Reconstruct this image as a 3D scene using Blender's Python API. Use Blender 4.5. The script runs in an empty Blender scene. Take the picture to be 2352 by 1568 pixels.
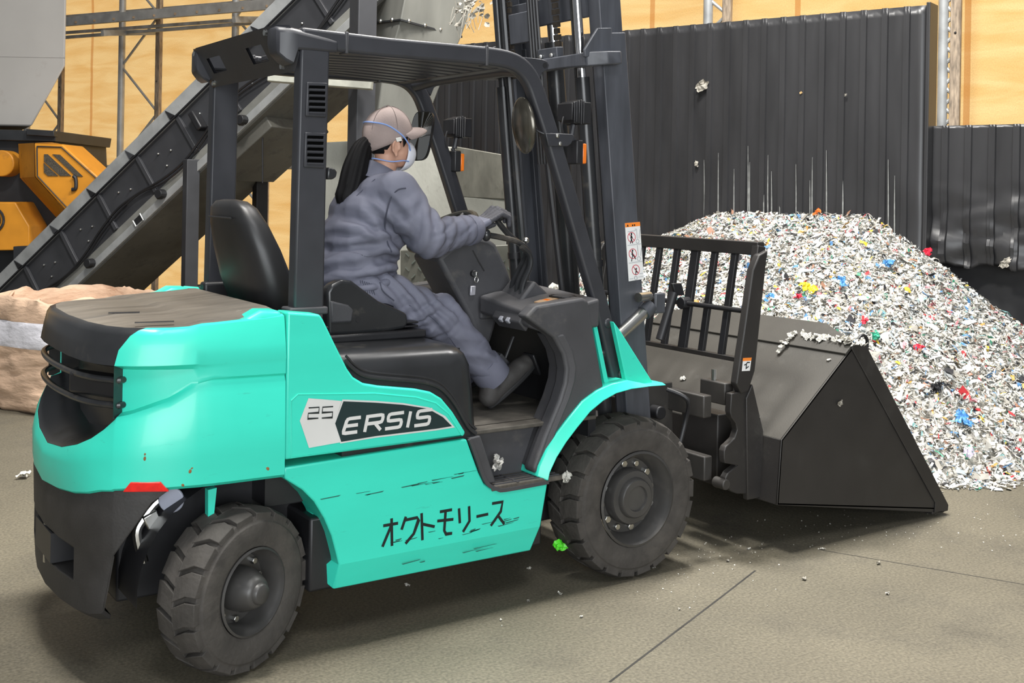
import bpy, bmesh, math, random
import numpy as np
from mathutils import Vector, Matrix, noise
random.seed(7); rng = np.random.default_rng(7)
SC = bpy.context.scene
COL = SC.collection
# ------------------------------------------------------------------ camera
CF, CYAW, CROLL, CX, CY, CH, CHOR = 2521.4, .9694, .0177, -3.047, -4.032, 1.607, 440.6
CV = Vector((math.cos(CYAW), math.sin(CYAW), 0)); CR = Vector((math.sin(CYAW), -math.cos(CYAW), 0)); CP = Vector((CX, CY, CH))
_c, _s = math.cos(CROLL), math.sin(CROLL)
cam_d = bpy.data.cameras.new('camera'); cam = bpy.data.objects.new('camera', cam_d); COL.objects.link(cam)
right = CR * _c + Vector((0, 0, 1)) * _s; up = Vector((0, 0, 1)) * _c - CR * _s; back = -CV
cam.matrix_world = Matrix(((right.x, up.x, back.x, CX), (right.y, up.y, back.y, CY), (right.z, up.z, back.z, CH), (0, 0, 0, 1)))
cam_d.sensor_width = 36; cam_d.lens = CF / 2352 * 36
cam_d.shift_x = 0; cam_d.shift_y = -(784 - CHOR) / 2352
cam_d.clip_end = 200
SC.camera = cam
# ------------------------------------------------------------------ world, lights, exposure
SC.view_settings.view_transform = 'Standard'; SC.view_settings.look = 'None'
SC.view_settings.exposure = 0.0; SC.view_settings.gamma = 1.0; SC.view_settings.use_curve_mapping = False
W = bpy.data.worlds.new('world'); SC.world = W; W.use_nodes = True
W.node_tree.nodes['Background'].inputs[0].default_value = (.92, .96, 1, 1)
W.node_tree.nodes['Background'].inputs[1].default_value = .19
def area(name, loc, aim, size, size_y, power, col=(1, 1, 1)):
    l = bpy.data.lights.new(name, 'AREA'); l.shape = 'RECTANGLE'; l.size = size; l.size_y = size_y; l.energy = power; l.color = col
    o = bpy.data.objects.new(name, l); COL.objects.link(o); o.location = loc
    o.rotation_euler = (Vector(aim) - Vector(loc)).to_track_quat('-Z', 'Y').to_euler(); return o
# high-bay lamps of the hall, a little beyond the truck, an added camera-side fill, and the daylight of the open gate behind the photographer
area('high_bay_and_fill', (.9, .4, 7.5), (.5, .1, 0), 1.0, 1.0, 730, (1, .97, .92))
area('high_bay_and_fill', (-2.3, -.5, 7.5), (-1.6, -.2, 0), 1.0, 1.0, 560, (1, .97, .92))
area('high_bay_and_fill', (3.6, -.4, 7.5), (3.4, 1.2, 0), 1.0, 1.0, 350, (1, .98, .95))
area('high_bay_and_fill', (-2.6, -5.4, 7.0), (-.8, -.4, .8), 2.0, 2.0, 170, (.97, .98, 1))  # high fill added on the camera side to brighten the truck's flank
area('gate_daylight', (-5.0, -9.8, 2.3), (-.3, 0, 1.2), 6.5, 4, 760, (.93, .97, 1))
sun = bpy.data.lights.new('sun', 'SUN'); sun.energy = 3.6; sun.color = (1, .93, .8); sun.angle = .02
sun_o = bpy.data.objects.new('sun', sun); COL.objects.link(sun_o)
sun_o.rotation_euler = Vector((-.62, -.62, -.42)).to_track_quat('-Z', 'Y').to_euler()   # low sun outside, behind the sheeting

# ------------------------------------------------------------------ helpers
def ray(px, py):
    a = px - 1176; b = py - CHOR; u = _c * a + _s * b; w = -_s * a + _c * b
    return CV + CR * (u / CF) + Vector((0, 0, -w / CF))
def U(px, py, X=None, Y=None, Z=None, D=None, plane=None):
    """the point of a plane (X, Y or Z constant, or a plane (point, normal)) or depth D met along a measured sight line"""
    d = ray(px, py)
    if X is not None: t = (X - CX) / d.x
    elif Y is not None: t = (Y - CY) / d.y
    elif Z is not None: t = (Z - CH) / d.z
    elif plane is not None: t = (plane[0] - CP).dot(plane[1]) / d.dot(plane[1])
    else: t = D
    return CP + d * t
def XZ(pts, Y):
    r = []
    for p in pts:
        q = U(p[0], p[1], Y=Y); r.append((q.x, q.z))
    return r
def arc(cx, cz, r, a0, a1, n): return [(cx + r * math.cos(math.radians(a0 + (a1 - a0) * i / n)), cz + r * math.sin(math.radians(a0 + (a1 - a0) * i / n))) for i in range(n + 1)]
def smooth_path(pts, n=6):
    """Catmull-Rom through points"""
    P = [Vector(p) for p in pts]; out = []
    for i in range(len(P) - 1):
        p0 = P[max(i - 1, 0)]; p1 = P[i]; p2 = P[i + 1]; p3 = P[min(i + 2, len(P) - 1)]
        for k in range(n):
            t = k / n
            out.append(.5 * ((2 * p1) + (p2 - p0) * t + (2 * p0 - 5 * p1 + 4 * p2 - p3) * t * t + (3 * p1 - p0 - 3 * p2 + p3) * t ** 3))
    out.append(P[-1]); return out
class MB:
    def __init__(s): s.v = []; s.f = []; s.m = []
    def add(s, vs, fs, mi=0):
        o = len(s.v); s.v += [tuple(v) for v in vs]; s.f += [tuple(i + o for i in f) for f in fs]; s.m += [mi] * len(fs); return s
    def box(s, x0, x1, y0, y1, z0, z1, mi=0):
        vs = [(x, y, z) for x in (x0, x1) for y in (y0, y1) for z in (z0, z1)]
        return s.add(vs, [(0, 1, 3, 2), (4, 6, 7, 5), (0, 4, 5, 1), (2, 3, 7, 6), (0, 2, 6, 4), (1, 5, 7, 3)], mi)
    def obox(s, c, ax, ay, az, mi=0):
        c = Vector(c); ax = Vector(ax); ay = Vector(ay); az = Vector(az)
        vs = [c + ax * i + ay * j + az * k for i in (-1, 1) for j in (-1, 1) for k in (-1, 1)]
        return s.add(vs, [(0, 1, 3, 2), (4, 6, 7, 5), (0, 4, 5, 1), (2, 3, 7, 6), (0, 2, 6, 4), (1, 5, 7, 3)], mi)
    def prism(s, pts, vec, mi=0):
        n = len(pts); vec = Vector(vec); a = [Vector(p) for p in pts]; b = [p + vec for p in a]
        fs = [tuple(range(n - 1, -1, -1)), tuple(range(n, 2 * n))] + [(i, (i + 1) % n, n + (i + 1) % n, n + i) for i in range(n)]
        return s.add(a + b, fs, mi)
    def prism_y(s, xz, y0, y1, mi=0): return s.prism([(p[0], y0, p[1]) for p in xz], (0, y1 - y0, 0), mi)
    def loft(s, loops, mi=0, closed=True, cap0=True, cap1=True):
        n = len(loops[0]); vs = [p for l in loops for p in l]; fs = []
        for j in range(len(loops) - 1):
            for i in range(n if closed else n - 1):
                fs.append((j * n + i, j * n + (i + 1) % n, (j + 1) * n + (i + 1) % n, (j + 1) * n + i))
        if cap0: fs.append(tuple(range(n - 1, -1, -1)))
        if cap1: fs.append(tuple((len(loops) - 1) * n + i for i in range(n)))
        return s.add(vs, fs, mi)
    def frames(s, P, upv=None):
        T = []
        for i in range(len(P)):
            a = (P[i] - P[i - 1]).normalized() if i > 0 else None; b = (P[i + 1] - P[i]).normalized() if i < len(P) - 1 else None
            t = a + b if (a is not None and b is not None) else (a if a is not None else b); T.append(t.normalized())
        u = Vector(upv) if upv else (Vector((0, 0, 1)) if abs(T[0].z) < .9 else Vector((1, 0, 0)))
        out = []
        for t in T:
            x = u.cross(t)
            if x.length < 1e-6: x = Vector((1, 0, 0)).cross(t)
            x.normalize(); y = t.cross(x).normalized()
            if upv is None: u = y
            out.append((x, y, t))
        return out
    def tube(s, path, r, n=10, mi=0, cap=True):
        P = [Vector(p) for p in path]; R = r if isinstance(r, (list, tuple)) else [r] * len(P); loops = []
        for p, (x, y, t), q in zip(P, s.frames(P), R):
            loops.append([p + (x * math.cos(2 * math.pi * k / n) + y * math.sin(2 * math.pi * k / n)) * q for k in range(n)])
        return s.loft(loops, mi, True, cap, cap)
    def bar(s, path, w, h, upv=(0, 0, 1), mi=0):
        """rectangular section swept along a path; w across, h along upv"""
        P = [Vector(p) for p in path]; loops = []
        F = s.frames(P, upv)
        for i, (p, (x, y, t)) in enumerate(zip(P, F)):
            k = 1.0
            if 0 < i < len(P) - 1:
                a = (P[i] - P[i - 1]).normalized(); k = 1 / max(.3, abs(a.dot(t)))
            loops.append([p - x * w / 2 - y * h / 2 * k, p + x * w / 2 - y * h / 2 * k, p + x * w / 2 + y * h / 2 * k, p - x * w / 2 + y * h / 2 * k])
        return s.loft(loops, mi)
    def lathe(s, prof, o, axis, n=32, mi=0, cap=False):
        """prof: list of (radius, along)"""
        o = Vector(o); a = Vector(axis).normalized(); u = a.orthogonal().normalized(); w = a.cross(u); loops = []
        for r, l in prof:
            loops.append([o + a * l + (u * math.cos(2 * math.pi * k / n) + w * math.sin(2 * math.pi * k / n)) * r for k in range(n)])
        return s.loft(loops, mi, True, cap, cap)
    def cyl(s, a, b, r, n=14, mi=0): return s.tube([a, b], r, n, mi)
    def ell(s, c, rx, ry, rz, n=16, m=10, mi=0, rot=None):
        c = Vector(c); loops = []
        for j in range(m + 1):
            ph = -math.pi / 2 + math.pi * j / m; l = []
            for i in range(n):
                th = 2 * math.pi * i / n; p = Vector((rx * max(math.cos(ph), 1e-4) * math.cos(th), ry * max(math.cos(ph), 1e-4) * math.sin(th), rz * math.sin(ph)))
                if rot: p = rot @ p
                l.append(c + p)
            loops.append(l)
        return s.loft(loops, mi)
    def build(s, name, mats, parent=None, bevel=0, seg=2, smooth=False, angle=35, sub=0):
        me = bpy.data.meshes.new(name); me.from_pydata(s.v, [], s.f)
        for m in (mats if isinstance(mats, (list, tuple)) else [mats]): me.materials.append(m)
        me.polygons.foreach_set('material_index', s.m)
        bm = bmesh.new(); bm.from_mesh(me); bmesh.ops.recalc_face_normals(bm, faces=bm.faces); bm.to_mesh(me); bm.free()
        me.update()
        o = bpy.data.objects.new(name, me); COL.objects.link(o)
        if parent: o.parent = parent; o.matrix_parent_inverse = Matrix.Translation(-wloc(parent))
        if sub:
            q = o.modifiers.new('subdivision', 'SUBSURF'); q.levels = q.render_levels = sub
        if bevel:
            q = o.modifiers.new('bevel', 'BEVEL'); q.width = bevel; q.segments = seg; q.limit_method = 'ANGLE'; q.angle_limit = math.radians(30); q.harden_normals = False
        if smooth or bevel or sub:
            me.polygons.foreach_set('use_smooth', [True] * len(me.polygons))
            if not sub:
                me.set_sharp_from_angle(angle=math.radians(angle))
        return o
def wloc(o): return Vector(o.location) if o.type == 'EMPTY' else Vector((0, 0, 0))   # meshes sit at the world origin, Empties at the base of their thing
def tag(o, label, cat, group=None, kind=None):
    o['label'] = label; o['category'] = cat
    if group: o['group'] = group
    if kind: o['kind'] = kind
    return o
def thing(name, loc, label, cat, group=None):
    o = bpy.data.objects.new(name, None); COL.objects.link(o); o.location = loc; o.empty_display_size = .2
    return tag(o, label, cat, group)
def struct(o): o['kind'] = 'structure'; return o
def copy_tree(o, parent=None):
    c = o.copy(); COL.objects.link(c)
    if parent: c.parent = parent
    for ch in list(o.children): copy_tree(ch, c)
    return c
def hit(o, px, py, lift=.002):
    """the point of a finished mesh met along a measured sight line"""
    bpy.context.view_layer.update(); inv = o.matrix_world.inverted(); d = ray(px, py).normalized()
    ok, p, n_, _ = o.ray_cast(inv @ CP, (inv.to_3x3() @ d).normalized())
    return (o.matrix_world @ p + (o.matrix_world.to_3x3() @ n_) * lift) if ok else None
def film(mb, c, r, sd, normal=(0, -1, 0), flat=.35, mi=0, asp=.7):
    """a torn, creased scrap of thin film with its own folds"""
    rr = random.Random(sd); nv = Vector(normal).normalized(); u = nv.orthogonal().normalized(); u = Matrix.Rotation(rr.random() * 6, 3, nv) @ u; w = nv.cross(u); c = Vector(c)
    nr, nn = 5, 22; asp = rr.uniform(.38, .85); edge = [.85 + .55 * noise.noise(Vector((math.cos(2 * math.pi * k / nn) * 1.5 + sd, math.sin(2 * math.pi * k / nn) * 1.5, sd * .3))) + rr.uniform(-.07, .07) for k in range(nn)]; L_ = []
    for j in range(1, nr + 1):
        for k in range(nn):
            a = 2 * math.pi * k / nn; q = r * j / nr * (1 + (edge[k] - 1) * j / nr); x = math.cos(a) * q; y = math.sin(a) * q * asp
            h = flat * r * (noise.noise(Vector((x / r * 2.2 + sd, y / r * 2.2, sd * .7))) * 1.1 + noise.noise(Vector((x / r * 5 + sd, y / r * 5, 3))) * .5)
            L_.append(c + u * x + w * y + nv * (h + flat * r * .35))
    vs = [c + nv * flat * r * .4] + L_; fs2 = [(0, 1 + k, 1 + (k + 1) % nn) for k in range(nn)]
    for j in range(nr - 1):
        for k in range(nn): a = 1 + j * nn + k; b = 1 + j * nn + (k + 1) % nn; fs2.append((a, a + nn, b + nn, b))
    mb.add(vs, fs2, mi); mb.add([v - nv * .0012 for v in vs], fs2, mi)
# ------------------------------------------------------------------ materials
def M(name, rgb, rough=.5, metal=0, var=.12, scale=6, bump=0, bscale=60, dirt=None, dirt_amt=.3, dscale=5, coat=0, stretch=None, spec=.5):
    m = bpy.data.materials.new(name); m.use_nodes = True; N = m.node_tree.nodes; L = m.node_tree.links; b = N['Principled BSDF']
    b.inputs['Roughness'].default_value = rough; b.inputs['Metallic'].default_value = metal; b.inputs['Coat Weight'].default_value = coat
    b.inputs['Coat Roughness'].default_value = .08; b.inputs['Specular IOR Level'].default_value = spec
    tc = N.new('ShaderNodeTexCoord'); src = tc.outputs['Object']
    if stretch:
        mp = N.new('ShaderNodeMapping'); mp.inputs['Scale'].default_value = stretch; L.new(src, mp.inputs[0]); src = mp.outputs[0]
    n1 = N.new('ShaderNodeTexNoise'); n1.inputs['Scale'].default_value = scale; n1.inputs['Detail'].default_value = 6; L.new(src, n1.inputs['Vector'])
    mr = N.new('ShaderNodeMapRange'); mr.inputs[1].default_value = .3; mr.inputs[2].default_value = .7; mr.inputs[3].default_value = 1 - var; mr.inputs[4].default_value = 1 + var
    L.new(n1.outputs[0], mr.inputs[0])
    mx = N.new('ShaderNodeMix'); mx.data_type = 'RGBA'; mx.blend_type = 'MULTIPLY'; mx.inputs[0].default_value = 1; mx.inputs[6].default_value = (*rgb, 1)
    cb = N.new('ShaderNodeCombineColor'); [L.new(mr.outputs[0], cb.inputs[i]) for i in range(3)]; L.new(cb.outputs[0], mx.inputs[7])
    out = mx.outputs[2]
    if dirt:
        n2 = N.new('ShaderNodeTexNoise'); n2.inputs['Scale'].default_value = dscale; n2.inputs['Detail'].default_value = 10; n2.inputs['Roughness'].default_value = .7; L.new(src, n2.inputs['Vector'])
        r2 = N.new('ShaderNodeMapRange'); r2.inputs[1].default_value = .62 - dirt_amt * .4; r2.inputs[2].default_value = .85 - dirt_amt * .3; r2.inputs[4].default_value = .9; L.new(n2.outputs[0], r2.inputs[0])
        m2 = N.new('ShaderNodeMix'); m2.data_type = 'RGBA'; L.new(r2.outputs[0], m2.inputs[0]); L.new(out, m2.inputs[6]); m2.inputs[7].default_value = (*dirt, 1); out = m2.outputs[2]
        r3 = N.new('ShaderNodeMapRange'); r3.inputs[3].default_value = rough; r3.inputs[4].default_value = min(1, rough + .4); L.new(r2.outputs[0], r3.inputs[0]); L.new(r3.outputs[0], b.inputs['Roughness'])
    L.new(out, b.inputs['Base Color'])
    if bump:
        n3 = N.new('ShaderNodeTexNoise'); n3.inputs['Scale'].default_value = bscale; n3.inputs['Detail'].default_value = 5; L.new(src, n3.inputs['Vector'])
        bp = N.new('ShaderNodeBump'); bp.inputs['Strength'].default_value = bump; bp.inputs['Distance'].default_value = .01; L.new(n3.outputs[0], bp.inputs['Height']); L.new(bp.outputs[0], b.inputs['Normal'])
    return m
GREEN = M('green_paint', (.038, .665, .50), .36, var=.05, scale=3, dirt=(.02, .16, .12), dirt_amt=-.05, dscale=14, coat=.12, stretch=(.45, 1, 2.2))
BLACKGLOSS = M('black_plastic_gloss', (.022, .023, .025), .28, var=.2, dirt=(.12, .105, .085), dirt_amt=.12, dscale=4)
DUSTY = M('dusty_black_top', (.13, .115, .095), .55, var=.3, scale=9, dirt=(.05, .045, .04), dirt_amt=.2, stretch=(.4, 2, 1))
BALLAST = M('black_cast_iron', (.03, .028, .027), .62, var=.2, scale=12, bump=.12, bscale=120)
GUARD = M('dark_grey_guard_paint', (.034, .035, .041), .40, var=.12, scale=10)
MAST = M('dark_grey_mast_paint', (.062, .066, .078), .45, var=.2, scale=8, dirt=(.02, .02, .02), dirt_amt=.1, stretch=(3, 3, .5))
BLACK = M('black_paint', (.014, .014, .016), .45, var=.25)
PLASTIC = M('grey_textured_plastic', (.055, .055, .06), .55, var=.15, dirt=(.14, .13, .115), dirt_amt=.12, bump=.1, bscale=220)
RUBBER = M('dusty_rubber', (.05, .045, .04), .8, var=.3, scale=14, bump=.25, bscale=70, dirt=(.09, .08, .068), dirt_amt=.2)
RIM = M('dark_rim_paint', (.05, .048, .046), .4, var=.25, dirt=(.1, .09, .08), dirt_amt=.1)
STEEL = M('bare_steel', (.55, .55, .53), .3, 1, var=.15)
CHROME = M('chrome_rod', (.75, .75, .76), .12, 1, var=.05)
GREASE = M('greasy_chain', (.03, .024, .018), .4, var=.4, scale=60)
RED = M('red_reflector', (.75, .012, .008), .25, var=.12, scale=60)
ORANGE = M('orange_lens', (.85, .2, .02), .25, var=.05)
LENS = M('clear_lens', (.6, .6, .6), .1, var=.05)
WHITE = M('white_sticker', (.8, .8, .79), .4, var=.03)
SILVER = M('silver_sticker', (.62, .62, .6), .35, var=.06)
DECALBLACK = M('black_sticker', (.012, .03, .032), .3, var=.1)
INK = M('black_ink', (.006, .012, .012), .5, var=.1)
SIGNRED = M('sign_red', (.55, .02, .05), .5, var=.02)
SIGNGREY = M('sign_grey', (.3, .33, .36), .5, var=.02)
SIGNORANGE = M('sign_orange', (.9, .25, .03), .5, var=.02)
SLOT_SHADE = M('slot_shade', (.003, .003, .003), 1, spec=0)  # matte near-black: the shade of deep slots put into the colour
MIRROR = M('mirror_glass', (.5, .5, .48), .04, 1, var=.0)
# ================================================================== the setting
def floor_mat():
    m = M('concrete_floor', (.138, .123, .088), .62, var=.16, scale=1.3, bump=.25, bscale=45, dirt=(.075, .066, .05), dirt_amt=.28, dscale=1.6)
    N = m.node_tree.nodes; L = m.node_tree.links; b = N['Principled BSDF']
    # fine speckle
    src = b.inputs['Base Color'].links[0].from_socket; tc = N['Texture Coordinate']
    n = N.new('ShaderNodeTexNoise'); n.inputs['Scale'].default_value = 90; n.inputs['Detail'].default_value = 3; L.new(tc.outputs['Object'], n.inputs['Vector'])
    r = N.new('ShaderNodeMapRange'); r.inputs[1].default_value = .35; r.inputs[2].default_value = .68; r.inputs[3].default_value = .72; r.inputs[4].default_value = 1.25; L.new(n.outputs[0], r.inputs[0])
    x = N.new('ShaderNodeMix'); x.data_type = 'RGBA'; x.blend_type = 'MULTIPLY'; x.inputs[0].default_value = 1; L.new(src, x.inputs[6])
    cb = N.new('ShaderNodeCombineColor'); [L.new(r.outputs[0], cb.inputs[i]) for i in range(3)]; L.new(cb.outputs[0], x.inputs[7]); L.new(x.outputs[2], b.inputs['Base Color'])
    return m
FLOOR = floor_mat()
JOINT = M('dark_floor_joint', (.03, .028, .025), .9, var=.3)
f = MB(); nx = 40
f.add([(-16, -14, 0), (26, -14, 0), (26, 26, 0), (-16, 26, 0)], [(0, 1, 2, 3)])
floor = struct(f.build('floor', FLOOR))
# saw-cut joints, one from the lower edge of the view up to the front wheel, another running off to the right
def joint(a, b, w=.008):
    A = U(*a, Z=0); B = U(*b, Z=0); d = (B - A).normalized(); p = Vector((-d.y, d.x, 0)) * w / 2
    mb = MB(); mb.prism([A - p + Vector((0, 0, -.004)), A + p + Vector((0, 0, -.004)), B + p + Vector((0, 0, -.004)), B - p + Vector((0, 0, -.004))], (0, 0, .0048))
    return struct(mb.build('floor_joint', JOINT))
joint((1400, 1566), (1655, 1372)); joint((1655, 1372), (1735, 1310)); joint((1880, 1262), (2352, 1342), .005)

# the black corrugated partition: direction, and the point of its right-hand end on the floor
FE = Vector((-.291, .957, 0)).normalized(); FN = Vector((-FE.y, FE.x, 0)); FN = FN if FN.dot(-CV) > 0 else -FN
F0 = U(2115, 900, D=8.5); F0.z = 0
FPL = (F0, FN)
def fz(px, py, off=0): return U(px, py, plane=(F0 + FN * off, FN))
def fs(px, py=300, off=0): return (fz(px, py, off) - F0).dot(FE)
SHEET = M('black_corrugated_sheet', (.030, .030, .032), .36, var=.2, scale=3, stretch=(2, 2, .4), bump=.03, bscale=20)
SCUFF = M('bare_scuffed_edge', (.33, .34, .33), .4, .3, var=.3, scale=20)
def corrugated(s0, s1, z0, ztop, off, pitch, dents, name, label, tear=None):
    """box-rib sheeting: wide pans with narrow double ribs, dented where dents says"""
    mb = MB(); prof = []; s = s0
    while s < s1:
        prof += [(s, 0), (s + pitch * .40, .001), (s + pitch * .76, 0), (s + pitch * .785, .022), (s + pitch * .86, .022), (s + pitch * .885, .008), (s + pitch * .90, .008), (s + pitch * .925, .022), (s + pitch * .965, .022)]
        s += pitch
    prof = [p for p in prof if p[0] <= s1] + [(s1, 0)]
    nz = 44; loops = []
    for j in range(nz + 1):
        t = j / nz; l = []
        for (a, d) in prof:
            zt = ztop(a); zb = z0 if tear is None else z0 + tear(a)
            z = zb + (zt - zb) * t
            q = F0 + FE * a + FN * (off + d); dd = dents(a, z)
            q = q + FN * dd; l.append(Vector((q.x, q.y, z)))
        loops.append(l)
    mb.loft(loops, 0, False, False, False)
    o = mb.build(name, SHEET, smooth=True, angle=25)
    so = o.modifiers.new('thickness', 'SOLIDIFY'); so.thickness = .012; so.offset = -1
    if label: tag(o, label, 'partition')
    return o
s_left = fs(985); zR = fz(2110, 14).z; zL = fz(1040, 104).z
def topz(a): return zR + (zL - zR) * max(0, min(1, a / fs(1040)))
def dents(a, z):
    k = max(0, min(1, (1.9 - z) / 1.0)); w = noise.noise(Vector((a * 3.1, z * 2.3, 1.7))) * .03 + noise.noise(Vector((a * 8, z * 5, 4.1))) * .014
    return w * k + noise.noise(Vector((a * 2, z * 1.1, 9))) * .006
tall = corrugated(0, s_left, 0, topz, 0, .172, dents, 'corrugated_partition', 'tall dented black corrugated sheet partition rising behind the heap of shredded plastic')
mb = MB(); p = F0 + FE * -.02
mb.prism([F0 + FN * .03, F0 - FN * .16, F0 - FN * .16 - FE * .03, F0 + FN * .03 - FE * .03], (0, 0, zR + .02)); e = mb.build('edge_trim', SHEET, tall, bevel=.004)
# bare streaks where the paint is scraped off the ribs above the heap
for i, xpx in enumerate((1585, 1617, 1626, 1650, 1686, 1718, 1722, 1754, 1764, 1772, 1790, 1828, 1860, 1866, 1880, 1898, 1935, 1975, 2040, 2055)):
    y0 = 330 + (i * 37 % 90); y1 = 545
    A = fz(xpx, y0, .024); B = fz(xpx + random.uniform(-1, 1), y1, .026)
    mid = (A + B) / 2 + FE * random.uniform(-.004, .004)
    MB().tube([A + Vector((0, 0, -.0)), mid, B], [.0015, .0055, .006], 5).build('scrape_mark', SCUFF, tall)
def topl(a): return fz(2120, 290, -.1).z
def dents2(a, z):
    k = max(0, min(1, (1.75 - z) / .5)); return (noise.noise(Vector((a * 4.3, z * 5.0, 21))) * .09 + noise.noise(Vector((a * 9, z * 11, 3))) * .035) * k
zlow = fz(2230, 612, -.1).z
low = corrugated(-3.2, -.03, zlow, topl, -.1, .172, dents2, 'corrugated_partition', 'lower black corrugated partition at the right, crumpled and torn along its foot', tear=lambda a: .06 * noise.noise(Vector((a * 5, 3, 7))) + .03 * noise.noise(Vector((a * 15, 3, 7))))
mb = MB(); a = F0 - FN * .28 + FE * .5; b_ = F0 - FN * .28 - FE * 3.4
mb.prism([a, b_, b_ - FN * .25, a - FN * .25], (0, 0, zlow + .3)); struct(mb.build('wall_right', M('black_push_wall', (.022, .022, .024), .6, var=.25, scale=4)))
# small bracket at the step of the two partitions
q = fz(2125, 278, -.1); tag(MB().obox(q, FE * .022, FN * .03, (0, 0, .03)).build('bracket', BLACK, bevel=.004), 'small black block on the top corner of the lower partition', 'bracket')

# ---- the yellow sheeting of the hall, backlit by daylight
def tarp_mat():
    m = bpy.data.materials.new('yellow_sheeting'); m.use_nodes = True; N = m.node_tree.nodes; L = m.node_tree.links
    N.remove(N['Principled BSDF']); out = N['Material Output']; tc = N.new('ShaderNodeTexCoord')
    sep = N.new('ShaderNodeSeparateXYZ'); L.new(tc.outputs['UV'], sep.inputs[0])
    # seams every 1.75 m, threads, folds and stains
    w = N.new('ShaderNodeMath'); w.operation = 'FRACT'; dv = N.new('ShaderNodeMath'); dv.operation = 'DIVIDE'; dv.inputs[1].default_value = 1.62; ad = N.new('ShaderNodeMath'); ad.inputs[1].default_value = .13
    L.new(sep.outputs[0], dv.inputs[0]); L.new(dv.outputs[0], ad.inputs[0]); L.new(ad.outputs[0], w.inputs[0])
    gt = N.new('ShaderNodeMath'); gt.operation = 'LESS_THAN'; gt.inputs[1].default_value = .035; L.new(w.outputs[0], gt.inputs[0])
    mp = N.new('ShaderNodeMapping'); mp.inputs['Scale'].default_value = (.5, 3, 1); L.new(tc.outputs['UV'], mp.inputs[0])
    n = N.new('ShaderNodeTexNoise'); n.inputs['Scale'].default_value = 2.2; n.inputs['Detail'].default_value = 8; n.inputs['Distortion'].default_value = .6; L.new(mp.outputs[0], n.inputs['Vector'])
    cr = N.new('ShaderNodeValToRGB'); e = cr.color_ramp.elements; e[0].position = .3; e[0].color = (.84, .52, .20, 1); e[1].position = .62; e[1].color = (.95, .68, .33, 1); L.new(n.outputs[0], cr.inputs[0])
    mt = N.new('ShaderNodeMapping'); mt.inputs['Scale'].default_value = (75, 50, 1); L.new(tc.outputs['UV'], mt.inputs[0])
    n2 = N.new('ShaderNodeTexNoise'); n2.inputs['Scale'].default_value = 1.5; n2.inputs['Detail'].default_value = 3; L.new(mt.outputs[0], n2.inputs['Vector'])
    r2 = N.new('ShaderNodeMapRange'); r2.inputs[1].default_value = .3; r2.inputs[2].default_value = .7; r2.inputs[3].default_value = .86; r2.inputs[4].default_value = 1.06; L.new(n2.outputs[0], r2.inputs[0])
    x1 = N.new('ShaderNodeMix'); x1.data_type = 'RGBA'; x1.blend_type = 'MULTIPLY'; x1.inputs[0].default_value = 1; L.new(cr.outputs[0], x1.inputs[6]); cb = N.new('ShaderNodeCombineColor'); [L.new(r2.outputs[0], cb.inputs[i]) for i in range(3)]; L.new(cb.outputs[0], x1.inputs[7])
    x2 = N.new('ShaderNodeMix'); x2.data_type = 'RGBA'; sc = N.new('ShaderNodeMath'); sc.operation = 'MULTIPLY'; sc.inputs[1].default_value = .6; L.new(gt.outputs[0], sc.inputs[0]); L.new(sc.outputs[0], x2.inputs[0]); L.new(x1.outputs[2], x2.inputs[6]); x2.inputs[7].default_value = (.55, .2, .04, 1)
    tr = N.new('ShaderNodeBsdfTranslucent'); df = N.new('ShaderNodeBsdfDiffuse'); mx = N.new('ShaderNodeMixShader'); mx.inputs[0].default_value = .25
    L.new(x2.outputs[2], tr.inputs[0]); L.new(x2.outputs[2], df.inputs[0]); L.new(tr.outputs[0], mx.inputs[1]); L.new(df.outputs[0], mx.inputs[2]); L.new(mx.outputs[0], out.inputs[0])
    return m
TARP = tarp_mat()
TE = Vector((CR.x * -1.537 + CV.x, CR.y * -1.537 + CV.y, 0)).normalized(); TN = Vector((-TE.y, TE.x, 0)); TN = TN if TN.dot(-CV) > 0 else -TN
T0 = U(340, 671, D=16.5); T0.z = 0
def tz(px, py, off=0): return U(px, py, plane=(T0 + TN * off, TN))
S0 = (tz(2700, 400) - T0).dot(TE); S1 = (tz(-700, 400) - T0).dot(TE)
nS, nZ = 150, 60; H = 9.0; vs = []; fs_ = []
for j in range(nZ + 1):
    for i in range(nS + 1):
        s = S0 + (S1 - S0) * i / nS; z = H * j / nZ
        d = noise.noise(Vector((s * .8, z * 1.6, 0))) * .012 + noise.noise(Vector((s * 2.2, z * 5, 5))) * .006
        q = T0 + TE * s + TN * d; vs.append((q.x, q.y, z))
for j in range(nZ):
    for i in range(nS):
        a = j * (nS + 1) + i; fs_.append((a, a + 1, a + nS + 2, a + nS + 1))
mb = MB().add(vs, fs_); wall = struct(mb.build('wall_back', TARP, smooth=True))
uv = wall.data.uv_layers.new(name='UVMap')
for l in wall.data.loops:
    i = l.vertex_index % (nS + 1); j = l.vertex_index // (nS + 1); uv.data[l.index].uv = (S0 + (S1 - S0) * i / nS, H * j / nZ)
struct(MB().tube([tz(-700, 671) * 1 + TN * .12 + Vector((0, 0, .05)), tz(1300, 671) + TN * .12], .03, 8).build('trim_1', BLACK))

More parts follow.
